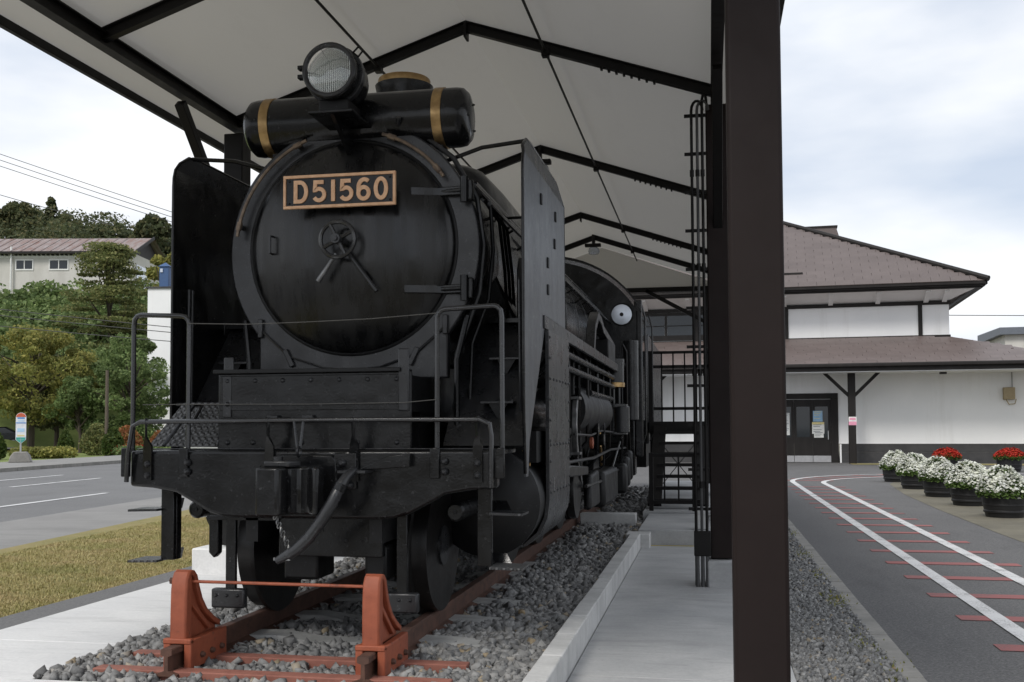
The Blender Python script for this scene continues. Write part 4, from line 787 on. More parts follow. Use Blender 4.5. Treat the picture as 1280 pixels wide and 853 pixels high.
# --- tail rod covers, guard irons, wheels, frame
for s_ in (-1, 1):
    cy = MB().lathe([(.0001, 7.0), (.22, 7.0), (.25, 7.02), (.355, 7.05), (.375, 7.065), (.375, 7.13), (.36, 7.14), (.36, 8.5), (.38, 8.51), (.38, 8.57), (.0001, 8.58)], (s_ * .87, 0, .93), 'y', 44).build('cylinder', 'black_deep', lo)
    MB().lathe([(.0001, 6.215), (.045, 6.215), (.058, 6.23), (.058, 7.02)], (s_ * .855, 0, .93), 'y', 20).build('tail_rod_cover', 'black', cy)
    MB().lathe([(.0001, 6.205), (.012, 6.207), (.012, 6.22)], (s_ * .855, 0, .93), 'y', 10).build('cover_hole', 'black_deep', cy)
    vc = MB().lathe([(.0001, 7.05), (.18, 7.05), (.21, 7.08), (.21, 8.52), (.0001, 8.55)], (s_ * .92, 0, 1.50), 'y', 28).build('valve_chest', 'black', lo)
    cl_ = MB().prism([(1.26, 2.15), (1.26, .93), (1.245, .80), (1.19, .68), (1.08, .59), (1.06, .60), (1.165, .69), (1.22, .805), (1.235, .93), (1.235, 2.15)] if s_ > 0 else [(-1.26, 2.15), (-1.26, .93), (-1.245, .80), (-1.19, .68), (-1.08, .59), (-1.06, .60), (-1.165, .69), (-1.22, .805), (-1.235, .93), (-1.235, 2.15)], 7.40, 8.50).build('cylinder_cladding', 'cladding_paint', lo)
    rivets([(s_ * 1.26, y, z) for z in (1.80, 1.32, .98) for y in np.linspace(7.46, 8.44, 7)] + [(s_ * 1.26, y, z) for y in (7.44, 8.46) for z in np.linspace(1.05, 2.1, 8)], .012, (s_, 0, 0), parent=cl_, h=.01)
    for y in (7.6, 8.2): MB().box(s_ * 1.262 - .004, s_ * 1.262 + .004, y - .015, y + .015, .98, 1.08).build('tag_plate', 'bare_steel', cl_)
    MB().box(s_ * .60, s_ * 1.20, 7.2, 8.5, 1.2, 1.42).build('steam_pass', 'black_deep', lo)
    MB().prism([(s_ * .84, 2.6), (s_ * 1.0, 2.25), (s_ * 1.0, 1.6), (s_ * .7, 1.6), (s_ * .7, 2.6)], 7.5, 8.0).build('steam_pipe_cover', 'black', lo, .02)
    gi = MB().box(s_ * .555 - .033, s_ * .555 + .033, 6.09, 6.12, .44, .93).build('guard_iron', 'black', lo, .004)
    MB().box(s_ * .555 - .115, s_ * .555 + .105, 6.06, 6.12, .335, .455).build('rail_guard', 'black_satin', gi, .012)
    rivets([(s_ * .555 + dx, 6.06, .415) for dx in (-.08, -.01, .06)], .012, parent=gi, h=.012)
MB().prism([(-.77, .95), (-.70, .95), (-.70, .655), (-.735, .62), (-.77, .655)], 6.22, 6.28).build('drain_post', 'black', lo, .01)
def wheel(y, r, name, spokes, x=.565, disc=False, tyre='steel_dark'):
    for s_ in (-1, 1):
        w = MB().lathe([(r - .07, -.055), (r - .002, -.06), (r, -.03), (r + .006, .035), (r + .03, .045), (r + .03, .07), (r - .07, .07)] if s_ < 0 else [(r - .07, .055), (r - .002, .06), (r, .03), (r + .006, -.035), (r + .03, -.045), (r + .03, -.07), (r - .07, -.07)], (s_ * (x + .01), y, RT + r), 'x', 48).build(name, tyre, lo)
        if disc:
            MB().lathe([(.0001, .01), (.09, .01), (.12, .0), (.2, -.02), (r - .08, .03), (r - .065, .045), (r - .065, -.045), (.0001, -.05)] if s_ > 0 else [(.0001, -.01), (.09, -.01), (.12, .0), (.2, .02), (r - .08, -.03), (r - .065, -.045), (r - .065, .045), (.0001, .05)], (s_ * (x + .01), y, RT + r), 'x', 40).build('wheel_disc', 'black_satin', w)
            MB().lathe([(.11, 0), (.13, .02), (.13, .05), (.0001, .055)] if s_ > 0 else [(.11, 0), (.13, -.02), (.13, -.05), (.0001, -.055)], (s_ * (x + .03), y, RT + r), 'x', 24).build('hub', 'black_satin', w)
        else:
            b = MB()
            for k in range(spokes):
                a = 2 * math.pi * k / spokes; c, q = math.cos(a), math.sin(a)
                b.bar((s_ * (x + .01), y + c * .12, RT + r + q * .12), (s_ * (x + .01), y + c * (r - .06), RT + r + q * (r - .06)), .06, .05, (1, 0, 0))
            b.build('spokes', 'steel_dark', w, .008); MB().cyl((s_ * (x - .08), y, RT + r), (s_ * (x + .09), y, RT + r), .15, 24).build('hub', 'black', w)
    MB().cyl((-x, y, RT + r), (x, y, RT + r), .085, 20).build('axle', 'black_deep', lo)
wheel(6.78, .43, 'leading_wheel', 10, disc=True)
for y in (9.25, 10.8, 12.35, 13.9): wheel(y, .70, 'driving_wheel', 14)
wheel(16.4, .43, 'trailing_wheel', 10, disc=True)
for y in (19.0, 20.5, 22.0): wheel(y, .43, 'tender_wheel', 10, disc=True)
for s_ in (-1, 1): MB().box(s_ * .40 - .04, s_ * .40 + .04, 6.06, 17.4, .75, 1.30).build('main_frame', 'black_deep', lo)
MB().box(-.24, .43, 6.10, 6.16, .66, .905).build('frame_stay', 'black', lo, .006); MB().box(-.70, -.24, 6.06, 6.12, .88, .905).build('frame_flange', 'black', lo)
rivets([(x, 6.10, .76) for x in (.20, .30)] + [(.05, 6.10, .82)], .009, mat='black_deep', h=.004)
for x0_, x1_ in ((-.25, -.02), (.28, .42)): MB().box(x0_, x1_, 6.2, 6.5, .50, .72).build('brake_hanger', 'black_deep', lo, .02)
MB().box(-.44, .44, 6.9, 17, 1.25, 1.9).build('frame_body', 'black_deep', lo)
MB().box(-.55, .55, 13.0, 15.6, 1.2, 2.4).build('firebox', 'black_deep', lo)
# motion
mo = MB().bar((1.02, 8.55, .93), (1.02, 10.3, .93), .07, .07).build('piston_rod', 'bare_steel', lo)
for z in (1.10, .76): MB().box(.98, 1.08, 8.6, 10.1, z - .03, z + .03).build('slide_bar', 'steel_dark', mo)
MB().box(.96, 1.10, 9.3, 9.65, .80, 1.06).build('crosshead', 'steel_dark', mo, .01)
MB().bar((.98, 9.6, .93), (.98, 12.35, .72), .05, .11).build('main_rod', 'steel_dark', lo)
MB().bar((.86, 9.25, .72), (.86, 13.9, .72), .05, .10).build('side_rod', 'steel_dark', lo)
lk = [(9.75, 1.72), (9.68, 1.60), (9.66, 1.45), (9.68, 1.30), (9.75, 1.18)]
b = MB().ribbon(lk, .07, 0, .05); b.v = [(1.13 + v[1], v[0], v[2]) for v in b.v]; lkk = b.build('expansion_link', 'bare_steel', lo, .006)
MB().bar((1.15, 9.7, 1.25), (1.10, 10.6, .85), .03, .05).build('eccentric_rod', 'bare_steel', lkk)
for z in (1.72, 1.20): MB().box(1.08, 1.20, 9.68, 9.84, z - .012, z + .012).build('link_plate', 'bare_steel', lkk)
MB().bar((1.12, 8.6, 1.5), (1.12, 9.6, 1.40), .03, .06).build('valve_rod', 'steel_dark', lkk); MB().bar((1.13, 8.8, 1.50), (1.12, 9.0, .90), .025, .06).build('combination_lever', 'bare_steel', lkk)
MB().cyl((1.14, 9.05, 1.05), (1.14, 9.05, 1.32), .028, 10).build('guide_pin', 'bare_steel', lkk)
MB().prism([(8.62, 1.0), (8.85, 1.12), (10.2, 1.06), (10.2, .98), (8.85, 1.02)], 1.10, 1.22, 'x').build('guide_bracket', 'steel_dark', lo, .01)
MB().tube([(1.10, 7.2, 1.28), (1.12, 7.25, 1.30), (1.14, 7.32, 1.24), (1.12, 7.30, 1.10)], .008, 6).build('oil_pipe', 'brass', lo)
for p0, p1 in (((1.20, 13.0, .95), (1.22, 13.9, 1.25)), ((1.24, 13.9, 1.30), (1.25, 14.9, 1.62))): MB().cyl(p0, p1, .012, 6).build('drain_lever', 'bare_steel', lo)
MB().box(1.0, 1.25, 11.6, 13.2, .55, .95).build('sand_box', 'black_deep', lo, .05)
MB().prism([(10.6, .6), (10.7, .95), (11.4, .98), (11.5, .6)], 1.12, 1.2, 'x').build('brake_gear', 'black_deep', lo, .03)
for k, (y, x, z0, z1) in enumerate(((9.0, 1.14, 1.0, 2.2), (9.2, 1.16, 1.2, 2.2), (9.9, 1.16, 1.1, 2.2), (10.35, 1.12, .9, 1.5), (10.5, 1.18, 1.2, 2.2), (11.6, 1.16, 1.0, 2.2), (12.2, 1.18, .9, 1.6), (12.9, 1.18, 1.0, 2.2), (13.9, 1.24, .9, 1.7), (14.3, 1.22, .8, 2.2), (14.6, 1.26, 1.0, 2.6), (14.9, 1.22, .9, 2.4))):
    MB().tube([(x - .05, y, z1), (x, y, z1 - .1), (x, y + .04, (z0 + z1) / 2), (x - .02, y + .1, z0 + .1), (x - .12, y + .12, z0)], .012 + .006 * (k % 3), 6).build('service_pipe', ('black_satin', 'steel_dark', 'black')[k % 3], lo)
for z, x, ya, yb, r in ((1.15, 1.20, 8.6, 14.8, .016), (.86, 1.18, 10.3, 15.0, .02), (1.38, 1.16, 9.6, 13.2, .013), (.62, 1.14, 10.6, 16.0, .018)):
    MB().tube([(x, ya, z), (x + .02, (ya * 2 + yb) / 3, z - .02), (x, (ya + 2 * yb) / 3, z + .02), (x + .03, yb, z)], r, 6).build('side_pipe', 'steel_dark', lo)
for y in (10.15,):
    rc_ = MB().lathe([(.20, -.03), (.30, -.035), (.31, 0), (.30, .035), (.20, .03)], (1.08, y, .86), 'x', 32).build('return_crank', 'steel_dark', lo)
    for a in range(0, 360, 60): MB().bar((1.08, y + .05 * math.cos(R_(a)), .86 + .05 * math.sin(R_(a))), (1.08, y + .22 * math.cos(R_(a)), .86 + .22 * math.sin(R_(a))), .04, .03, (1, 0, 0)).build('crank_arm', 'bare_steel' if a % 120 else 'steel_dark', rc_)
for y, z in ((11.4, 1.42), (12.0, 1.30)): MB().lathe([(.0001, 1.12), (.05, 1.13), (.07, 1.16), (.07, 1.2), (.0001, 1.21)], (0, y, z), 'x', 14).build('valve_cap', 'steel_dark', lo)
MB().lathe([(.0001, 1.15), (.06, 1.16), (.06, 1.19), (.0001, 1.2)], (0, 10.9, 1.28), 'x', 12).build('red_valve', 'red_oxide', lo)
for y in (14.05, 14.55, 15.05): MB().box(1.05, 1.30, y - .16, y + .16, .55 + (y - 14) * .12, .95 + (y - 14) * .15).build('injector_body', 'black_deep', lo, .05)
# --- cab
CYF, CYB, CW = 15.6, 17.7, 1.35
roof = arc(0, 2.40, 1.56, 30, 150, 24)
fr_ = [(CW, 1.55), (CW, 3.15)] + [p for p in roof] + [(-CW, 3.15), (-CW, 1.55)]
cb = MB().prism(fr_, CYF, CYF + .03).build('cab_front', 'black', lo)
for s_ in (-1, 1):
    MB().prism([(CYF, 1.55), (CYF, 3.18), (CYB, 3.18), (CYB, 1.55)], s_ * CW - .012, s_ * CW + .012, 'x').build('cab_side', 'black', cb)
    MB().prism([(CYF, .72), (CYF, 1.55), (CYF + .35, 1.55), (CYF + .35, .72)], s_ * 1.25 - .05, s_ * 1.25 + .05, 'x').build('cab_step', 'black', cb, .02)
    MB().box(s_ * 1.365 - .005, s_ * 1.365 + .005, 16.1, 17.0, 2.4, 3.05).build('side_window', 'window_glass', cb)
    w = MB().lathe([(.0001, -.012), (.155, -.010), (.16, 0)], (s_ * 1.12, CYF - .004, 3.13), 'y', 32).build('round_window', 'cab_window', cb)
    MB().ring((s_ * 1.12, CYF - .01, 3.13), .162, .012, 'y', 32, 6).build('window_rim', 'black', w); MB().lathe([(.0001, -.03), (.028, -.028), (.03, 0)], (s_ * 1.12, CYF - .01, 3.13), 'y', 12).build('window_boss', 'black', w)
ro2 = [(p[0] * 1.03, p[1] + .03) for p in arc(0, 2.40, 1.56, 28, 152, 24)]; ro1 = [(p[0] * 1.03, p[1] + .07) for p in arc(0, 2.40, 1.56, 28, 152, 24)]
MB().prism(ro2 + ro1[::-1], CYF - .18, CYB + .4).build('cab_roof', 'black', cb)
MB().box(1.30, 1.42, 15.62, 15.72, 1.0, 3.35).build('cab_post', 'black_satin', cb, .02)
MB().cyl((1.28, 15.2, 1.55), (1.28, 15.2, 2.7), .11, 18).build('injector', 'black_satin', cb)
for x, y in ((1.40, 15.9), (1.42, 17.5)): MB().tube([(x, y, 3.3), (x + .05, y, 3.1), (x + .05, y, 1.35), (x, y, 1.2)], .014, 8).build('cab_hand_rail', 'black_satin', cb)
for k in range(4): MB().tube([(1.15 + .03 * k, 15.3 + .12 * k, 1.6), (1.15 + .04 * k, 15.3 + .12 * k, 1.1), (1.1 + .05 * k, 15.5 + .1 * k, .8)], .015, 6).build('water_pipe', 'black', cb)
# --- tender
td = MB().box(-1.37, 1.37, 18.1, 23.0, 1.15, 3.05).build('tender_tank', 'black_satin', lo, .03)
MB().box(-1.32, 1.32, 18.0, 23.0, .75, 1.15).build('tender_frame', 'black_deep', lo); MB().box(-.9, .9, 18.4, 22.5, 3.05, 3.3).build('coal_bunker', 'black_deep', td)
# rope strung across the front
ro = thing('rope', 'thin pale rope strung between the hand rails across the smokebox', 'rope', (XC, 5.98, 2.1), (0, 5.98, 2.1), group='ropes across the locomotive front')
MB().tube([(-.80, 5.98, 2.105), (-.4, 5.97, 2.09), (0, 5.97, 2.095), (.4, 5.97, 2.105), (.80, 5.98, 2.13)], .0028, 5).build('strand', 'rope', ro)
ro = thing('rope', 'thin pale rope strung low across the apron plate between hand rails', 'rope', (XC, 5.98, 1.6), (0, 5.98, 1.6), group='ropes across the locomotive front')
MB().tube([(-1.10, 5.98, 1.60), (-.80, 5.98, 1.60), (0, 6.0, 1.595), (.60, 6.0, 1.60), (.80, 5.98, 1.615)], .0026, 5).build('strand', 'rope', ro)

# ================================================================== STATION BUILDING (local: x along the facade, y into the building)
bd = thing('station_building', 'long white walled building with brown hipped shingle roofs behind the yard', 'building', (5.29, 41.19, 0), (0, 0, 0), R_(-3.6))
WY, UY = 1.2, 3.5
wl_ = MB().box(-16, 9.4, WY, 12, .74, 4.3).build('wall', 'white_wall', bd)
b = MB().box(-16, -4.98, WY - .03, WY + .1, .42, .735).box(-.33, 9.43, WY - .03, WY + .1, .42, .735); b.build('dado', 'dado', bd, .01)
b = MB().box(-16, -4.98, WY - .06, WY + .1, -.05, .415).box(-.33, 9.46, WY - .06, WY + .1, -.05, .415); b.build('dado_base', 'dado', bd, .01)
MB().box(-.36, -.30, WY - .08, WY + .05, 0, .72).build('door_stop', 'white_wall', bd)
# doors
dx0, dx1 = -4.95, -.40
fr2 = MB().box(dx0, dx1, WY - .05, WY + .05, 2.50, 2.72).box(dx1 - .28, dx1, WY - .05, WY + .05, .0, 2.5).box(dx0, dx0 + .28, WY - .05, WY + .05, 0, 2.5).build('door_frame', 'timber_dark', bd, .01)
xs = [dx0 + .28, -3.75, -2.80, -2.08, -1.37, dx1 - .28]
for a, c_ in zip(xs[:-1], xs[1:]):
    lf = MB().box(a, a + .10, WY - .03, WY + .02, .06, 2.48).box(c_ - .10, c_ - .003, WY - .03, WY + .02, .06, 2.48).box(a + .10, c_ - .10, WY - .03, WY + .02, 2.2, 2.48).box(a + .10, c_ - .10, WY - .03, WY + .02, .28, 1.0).build('door', 'timber_dark', bd)
    MB().box(a + .10, c_ - .10, WY - .005, WY + .01, 1.0, 2.2).build('pane', 'window_glass', lf); MB().box(a + .01, c_ - .01, WY - .04, WY + .02, .02, .27).build('kick_plate', 'aluminium', lf)
MB().box(-.80, -.77, WY - .09, WY - .03, .9, 1.25).build('door_handle', 'aluminium', bd)
for x, z, w, h, mt, lb in ((-1.17, 1.82, .36, .42, 'paper_blue', 'blue topped poster taped on the door glass'), (-1.16, 1.36, .46, .46, 'paper_yellow', 'cream and yellow notice taped below the blue poster'), (-1.14, 1.10, .36, .24, 'paper_white', 'small white notice lowest on the door glass'), (-2.42, 1.52, .36, .88, 'paper_white', 'tall white notice on the door glass nearest the column')):
    yy = WY - .034
    o = thing('notice', lb, 'notice', (0, 0, 0), (0, 0, 0), group='notices on the station doors'); o.parent = None
    T = Matrix.Rotation(R_(-3.6), 4, 'Z'); o.location = Vector((5.29, 41.19, 0)) + T @ Vector((x, yy, z - h / 2)); o.rotation_euler = (0, 0, R_(-3.6)); OFFS[o.name] = Vector((x, yy, z - h / 2))
    pg_ = MB().box(x - w / 2, x + w / 2, yy - .004, yy, z - h / 2, z + h / 2).build('sheet', 'paper_white' if mt == 'paper_yellow' else mt, o)
    b = MB()
    for k in range(int(h / .07)):
        if k % 4 == 3: continue
        b.box(x - w * .40, x + w * (.40 - .12 * (k % 3)), yy - .006, yy - .004, z + h / 2 - .05 - k * .065, z + h / 2 - .03 - k * .065)
    b.build('print_lines', 'grey_roof' if mt != 'paper_blue' else 'paper_yellow', o)
    if mt == 'paper_yellow': MB().box(x - w / 2, x + w / 2, yy - .0065, yy - .0045, z + h / 2 - .09, z + h / 2).build('banner', 'paper_yellow', o)
# porch posts with knee braces
for x in (.045, -8.0):
    p = MB().box(x - .135, x + .135, -.02, .25, -.02, 3.52).build('porch_post', 'timber_dark', bd, .02)
    for s_ in (-1, 1): MB().bar((x + s_ * .10, .115, 2.58), (x + s_ * 1.02, .115, 3.50), .12, .13, (0, 1, 0)).build('knee_brace', 'timber_dark', p, .01)
MB().box(-16, 8.0, .0, .24, 3.52, 3.72).build('porch_beam', 'timber_dark', bd)
sg = MB().box(-.09, .20, -.035, -.022, 1.46, 1.78); o = sg.build('post_sign', 'paper_white', bd); MB().box(-.085, .195, -.041, -.036, 1.465, 1.60).build('sign_panel', 'paper_pink', o); MB().box(-.05, .16, -.041, -.036, 1.66, 1.74).build('sign_print', 'paper_pink', o)
# lower roof: deck, fascia, shingles
EY, EZ_ = -.8, 3.74; TY2, TZ2 = 3.5, 5.02
slope = math.atan2(TZ2 - EZ_, TY2 - EY)
MB().add([(-16, EY, EZ_), (8.3, EY, EZ_), (4.1, TY2, TZ2), (-16, TY2, TZ2), (-16, EY, EZ_ - .05), (8.3, EY, EZ_ - .05), (4.1, TY2, TZ2 - .05), (-16, TY2, TZ2 - .05)], [(0, 1, 2, 3), (7, 6, 5, 4), (0, 4, 5, 1), (1, 5, 6, 2), (2, 6, 7, 3), (3, 7, 4, 0)]).build('porch_roof', 'shingle', bd, smooth=False)
MB().add([(8.3, EY, EZ_), (8.3, 12, EZ_), (4.1, 12, TZ2), (4.1, TY2, TZ2)], [(0, 1, 2, 3)]).build('side_roof', 'shingle', bd, smooth=False)
MB().box(-16, 8.32, EY - .06, EY - .005, EZ_ - .26, EZ_ + .03).build('fascia', 'timber_dark', bd, .01); MB().box(-16, 8.36, EY - .17, EY - .065, EZ_ - .12, EZ_ + .01).build('gutter', 'timber_dark', bd, .03)
MB().box(-16, 8.3, EY, WY, EZ_ - .30, EZ_ - .27).build('porch_ceiling', 'white_wall', bd)
rows = 13; run = math.hypot(TY2 - EY, TZ2 - EZ_); ch_ = run / rows; sh0 = None; cs, sn = math.cos(slope), math.sin(slope); cnt = 0
for r_ in range(rows):
    yc, zc = EY + (r_ + .5) * ch_ * cs, EZ_ + (r_ + .5) * ch_ * sn
    xmax = 8.3 - (yc - EY + ch_ * .5); W = .86; x = -9.4 + (r_ % 2) * W * .5 + (r_ % 3) * .1
    while x + W < xmax + .3:
        w_ = min(W, xmax - x)
        if w_ > .1:
            if sh0 is None:
                sh0 = MB().box(-W / 2 + .006, W / 2 - .006, -ch_ / 2 - .03, ch_ / 2 + .02, 0, .03).build('shingle', 'shingle', bd)
                c2 = sh0
            else: c2 = copy_child(sh0, bd)
            c2.location = (x + w_ / 2, yc, zc + .016); c2.rotation_euler = (slope + R_(5.5), random.uniform(-.004, .004), 0); c2.scale = (w_ / W, 1, 1); cnt += 1
        x += W
# upper storey
MB().box(-16, 4.08, UY, 14, 4.6, 6.9).build('upper_wall', 'white_wall', bd)
MB().box(-16, 4.12, UY - .05, UY + .02, 4.98, 5.10).build('sill_band', 'timber_dark', bd, .01)
MB().box(-16, 4.13, UY - .06, UY + .02, 6.33, 6.49).build('head_band', 'timber_dark', bd, .01)
for x in (2.98, -2.28, -6.0, -8.6): MB().box(x - .08, x + .08, UY - .05, UY + .02, 5.10, 6.33).build('timber_post', 'timber_dark', bd)
for x0_, x1_ in ((-8.5, -6.1), (-5.9, -2.4), (-12, -8.7)):
    wd = MB().box(x0_, x1_, UY - .04, UY + .01, 5.12, 5.35).box(x0_, x1_, UY - .04, UY + .01, 6.2, 6.32).build('window_frame', 'timber_dark', bd)
    n_ = 2
    for k in range(n_):
        a = x0_ + (x1_ - x0_) * k / n_; c_ = x0_ + (x1_ - x0_) * (k + 1) / n_; MB().box(a + .06, c_ - .06, UY - .012, UY + .005, 5.35, 6.2).build('pane', 'window_glass', wd); MB().box(c_ - .05, c_ + .05, UY - .035, UY + .0, 5.35, 6.2).build('mullion', 'timber_dark', wd); MB().box(a + .06, c_ - .06, UY - .025, UY - .013, 5.74, 5.78).build('glazing_bar', 'timber_dark', wd)
UE, UEZ = 2.2, 6.98
for k, (dy, z0, z1) in enumerate(((0, 6.95, 7.08), (.08, 6.88, 6.96), (.16, 6.82, 6.89))): MB().box(-16, 5.25 - dy, UE + dy - .08, UE + dy + .08, z0, z1).build('eave_moulding', 'timber_dark', bd, .01); MB().box(5.17 - dy, 5.33 - dy, UE + dy + .09, 14, z0, z1).build('eave_moulding', 'timber_dark', bd, .01)
MB().add([(-16, UE + .2, 6.86), (4.98, UE + .2, 6.86), (4.09, UY, 6.50), (-16, UY, 6.50)], [(0, 1, 2, 3)]).build('soffit', 'white_wall', bd)
for x in (3.9, 3.2, 1.35, -.5, -2.35, -6.3, -8.15): MB().prism([(UY, 6.40), (UY - .95, 6.74), (UY - .95, 6.84), (UY, 6.60)], x - .09, x + .09, 'x').build('eave_bracket', 'white_wall', bd)
apex = (-2.85, 8.4, 11.0)
MB().add([(-16, UE - .1, 7.07), (5.3, UE - .1, 7.07), apex, (-16, 8.4, 11.0)], [(0, 1, 2, 3)]).build('upper_roof', 'shingle_far', bd, smooth=False)
MB().add([(5.3, UE - .1, 7.07), (5.3, 14.7, 7.07), apex], [(0, 1, 2)]).build('hip_roof', 'shingle_far', bd, smooth=False)
b = MB(); nr = 22; dyr, dzr = 8.4 - UE + .1, 11.0 - 7.07; sl2 = math.atan2(dzr, dyr); R3 = Matrix.Rotation(sl2 + R_(6), 3, 'X')
for r_ in range(nr):
    f = (r_ + .5) / nr; yc, zc = UE - .1 + dyr * f, 7.07 + dzr * f; xm = 5.3 + (apex[0] - 5.3) * (f + .5 / nr); x = -9 + (r_ % 2) * .36; hgt = math.hypot(dyr, dzr) / nr
    while x < xm:
        w_ = min(.72, xm - x)
        if w_ > .05: b.obox((x + w_ / 2, yc, zc + .03), w_ - .012, hgt + .04, .035, R3)
        x += .72
b.build('roof_shingles', 'shingle_far', bd, kind='stuff', smooth=False)
MB().tube([(5.33, UE - .13, 7.13), (apex[0], apex[1], apex[2] + .07)], .115, 8).build('hip_cap', 'timber_dark', bd); MB().tube([(-16, 8.4, 11.05), (apex[0], 8.4, 11.05)], .10, 8).build('ridge_cap', 'timber_dark', bd)
MB().tube([(-2.75, 8.3, 11.1), (-2.73, 8.3, 11.35)], .02, 6).build('lightning_rod', 'grey_pipe', bd); MB().tube([(-2.74, 8.1, 11.05), (-2.35, 4.5, 8.75)], .018, 5).build('ground_wire', 'grey_pipe', bd); MB().box(-8, -1.6, 3.05, 3.12, 7.72, 7.80).build('snow_guard', 'timber_dark', bd)
MB().prism([(-1.5, 9.6), (.55, 9.6), (.15, 10.95), (-1.6, 10.95)], 10.3, 11.3).build('roof_vent', 'shingle_far', bd); MB().box(-1.8, .22, 10.25, 11.35, 10.95, 11.03).build('vent_cap', 'timber_dark', bd)
lb_ = MB().box(5.55, 5.95, WY - .22, WY, 2.40, 2.86).build('meter_box', 'tan_box', bd, .02); MB().tube([(5.88, WY - .05, 4.2), (5.88, WY - .05, 2.86)], .012, 6).build('cable', 'grey_pipe', lb_); MB().tube([(5.65, WY - .1, 2.40), (5.75, WY - .1, 2.22), (5.95, WY - .1, 2.24), (6.0, WY - .1, 2.42)], .02, 6).build('cable_loop', 'tan_box', lb_)
fl_ = MB().box(3.22, 3.46, .2, .4, 3.36, 3.44).build('flood_lamp', 'dado', bd, .01)
# ---------------------------------------------------------------- flower barrels
def planter(x, y, r, red, label):
    o = thing('flower_barrel', label, 'planter', (x, y, 0), (0, 0, 0), random.uniform(0, 6), group='red flower barrels by the building' if red else 'white flower barrels in a row')
    h = r * 1.35
    bar = MB().lathe([(r * .84, 0), (r * .93, h * .3), (r, h * .62), (r * 1.0, h), (r * .93, h), (r * .92, h * .86), (.001, h * .85)], (0, 0, .004), 'z', 28).build('barrel', 'barrel_black', o)
    for z in (.16, .40, .84): MB().lathe([(r * (.895 + .14 * min(z, .7)), h * z), (r * (.905 + .14 * min(z, .7)) + .006, h * z + .01), (r * (.905 + .14 * min(z, .7)) + .006, h * z + .035), (r * (.895 + .14 * min(z, .7)), h * z + .045)], (0, 0, .004), 'z', 28).build('hoop', 'barrel_black', bar)
    MB().box(-.05, .05, -r * 1.01, -r * .99, h * .70, h * .745).build('stencil_mark', 'paper_white', bar)
    n = 2600; a = rng.uniform(0, 6.283, n); u_ = rng.random(n) ** .5; rr = r * 1.22; px = np.cos(a) * u_ * rr; py = np.sin(a) * u_ * rr; hz = h + (.27 if not red else .17) * (1 - u_ ** 2.6) * (1 + .25 * np.sin(3 * a) + .12 * np.sin(7 * a + 1)) - .10 * np.clip(u_ - .82, 0, 1) * 4 * rng.random(n); sx = (.75 if red else 1.0)
    def quads(P, s0, s1):
        k = len(P); nn = rng.normal(0, 1, (k, 3)); nn[:, 2] = np.abs(nn[:, 2]) + 1.1; nn[:, :2] += P[:, :2] * 2.0; nn /= np.linalg.norm(nn, axis=1)[:, None]; t1 = np.cross(nn, rng.normal(0, 1, (k, 3))); t1 /= np.linalg.norm(t1, axis=1)[:, None]; t2 = np.cross(nn, t1); s = rng.uniform(s0, s1, k)[:, None]
        V = np.stack([P + t1 * s, P + t2 * s, P - t1 * s, P - t2 * s], 1).reshape(-1, 3); return V, np.arange(4 * k).reshape(-1, 4)
    P = np.stack([px, py, hz], -1)
    L = np.concatenate([P + np.array([0, 0, -.03]), P * np.array([.97, .97, 1]) - np.array([0, 0, .07])]); L[:, 2] = np.maximum(L[:, 2], h * .72)
    link('leaves', np_mesh('leaves', *quads(L, .018, .035)), 'leaf_planter', o, smooth=False, kind='stuff'); sel = rng.random(n) < (.78 if not red else .85)
    link('blossoms', np_mesh('blossoms', *quads(P[sel] + rng.normal(0, .012, (sel.sum(), 3)) + np.array([0, 0, .012]), .016, .029)), 'blossom_red' if red else 'blossom_white', o, smooth=False, kind='stuff'); return o
for (x, y), lb in zip(((4.55, 17.6), (4.60, 20.05), (4.58, 22.4), (4.60, 25.1), (4.70, 28.2)), ('nearest black half barrel of white flowers, lowest in the picture', 'second nearest black half barrel of white flowers in the row', 'middle black half barrel of white flowers in the row of five', 'fourth black half barrel of white flowers, next to the farthest', 'farthest black half barrel of white flowers, nearest the porch post')): planter(x, y, .325, False, lb)
planter(7.42, 35.2, .36, True, 'low pot of red flowers peeping behind the white flower barrels'); planter(9.12, 34.6, .37, True, 'black barrel of bright red flowers standing alone at the right')
sheet('grass_verge', [(5.2, 40.2), (16, 39.2), (16, 41.2), (5.2, 41.5)], .01, 'turf', 'thin dry grass verge along the building base')
# far building at the right edge + wires
fb = thing('far_building', 'distant cream building with grey roof beyond the station at right', 'building', (27.6, 78, -.35), (0, 0, 0), R_(-4))
MB().box(-7, 14, 0, 8, -.05, 8.15).build('wall', 'cream_wall', fb); MB().prism([(-.4, 8.15), (8.4, 8.15), (8.4, 8.8), (-.4, 8.65)], -7.4, 14.4, 'x').build('roof', 'grey_roof', fb)
for k in range(4):
    w = MB().box(-5 + k * 4.5, -3.2 + k * 4.5, -.04, .02, 3.4, 5.0).build('window', 'window_glass', fb); MB().box(-5.1 + k * 4.5, -3.1 + k * 4.5, -.06, -.03, 3.3, 3.4).build('sill', 'paper_white', w)
def wire(p0, p1, sag, r, label, grp):
    p0, p1 = Vector(p0), Vector(p1); pts = [p0.lerp(p1, i / 12) - Vector((0, 0, sag * 4 * (i / 12) * (1 - i / 12))) for i in range(13)]
    tag(MB().tube(pts, r, 5).build('overhead_wire', 'wire', None), label, 'wire', grp)
wire((8, 60, 7.6), (60, 64, 7.4), .3, .022, 'thin overhead wire crossing the sky above the distant cream building', 'overhead wires')

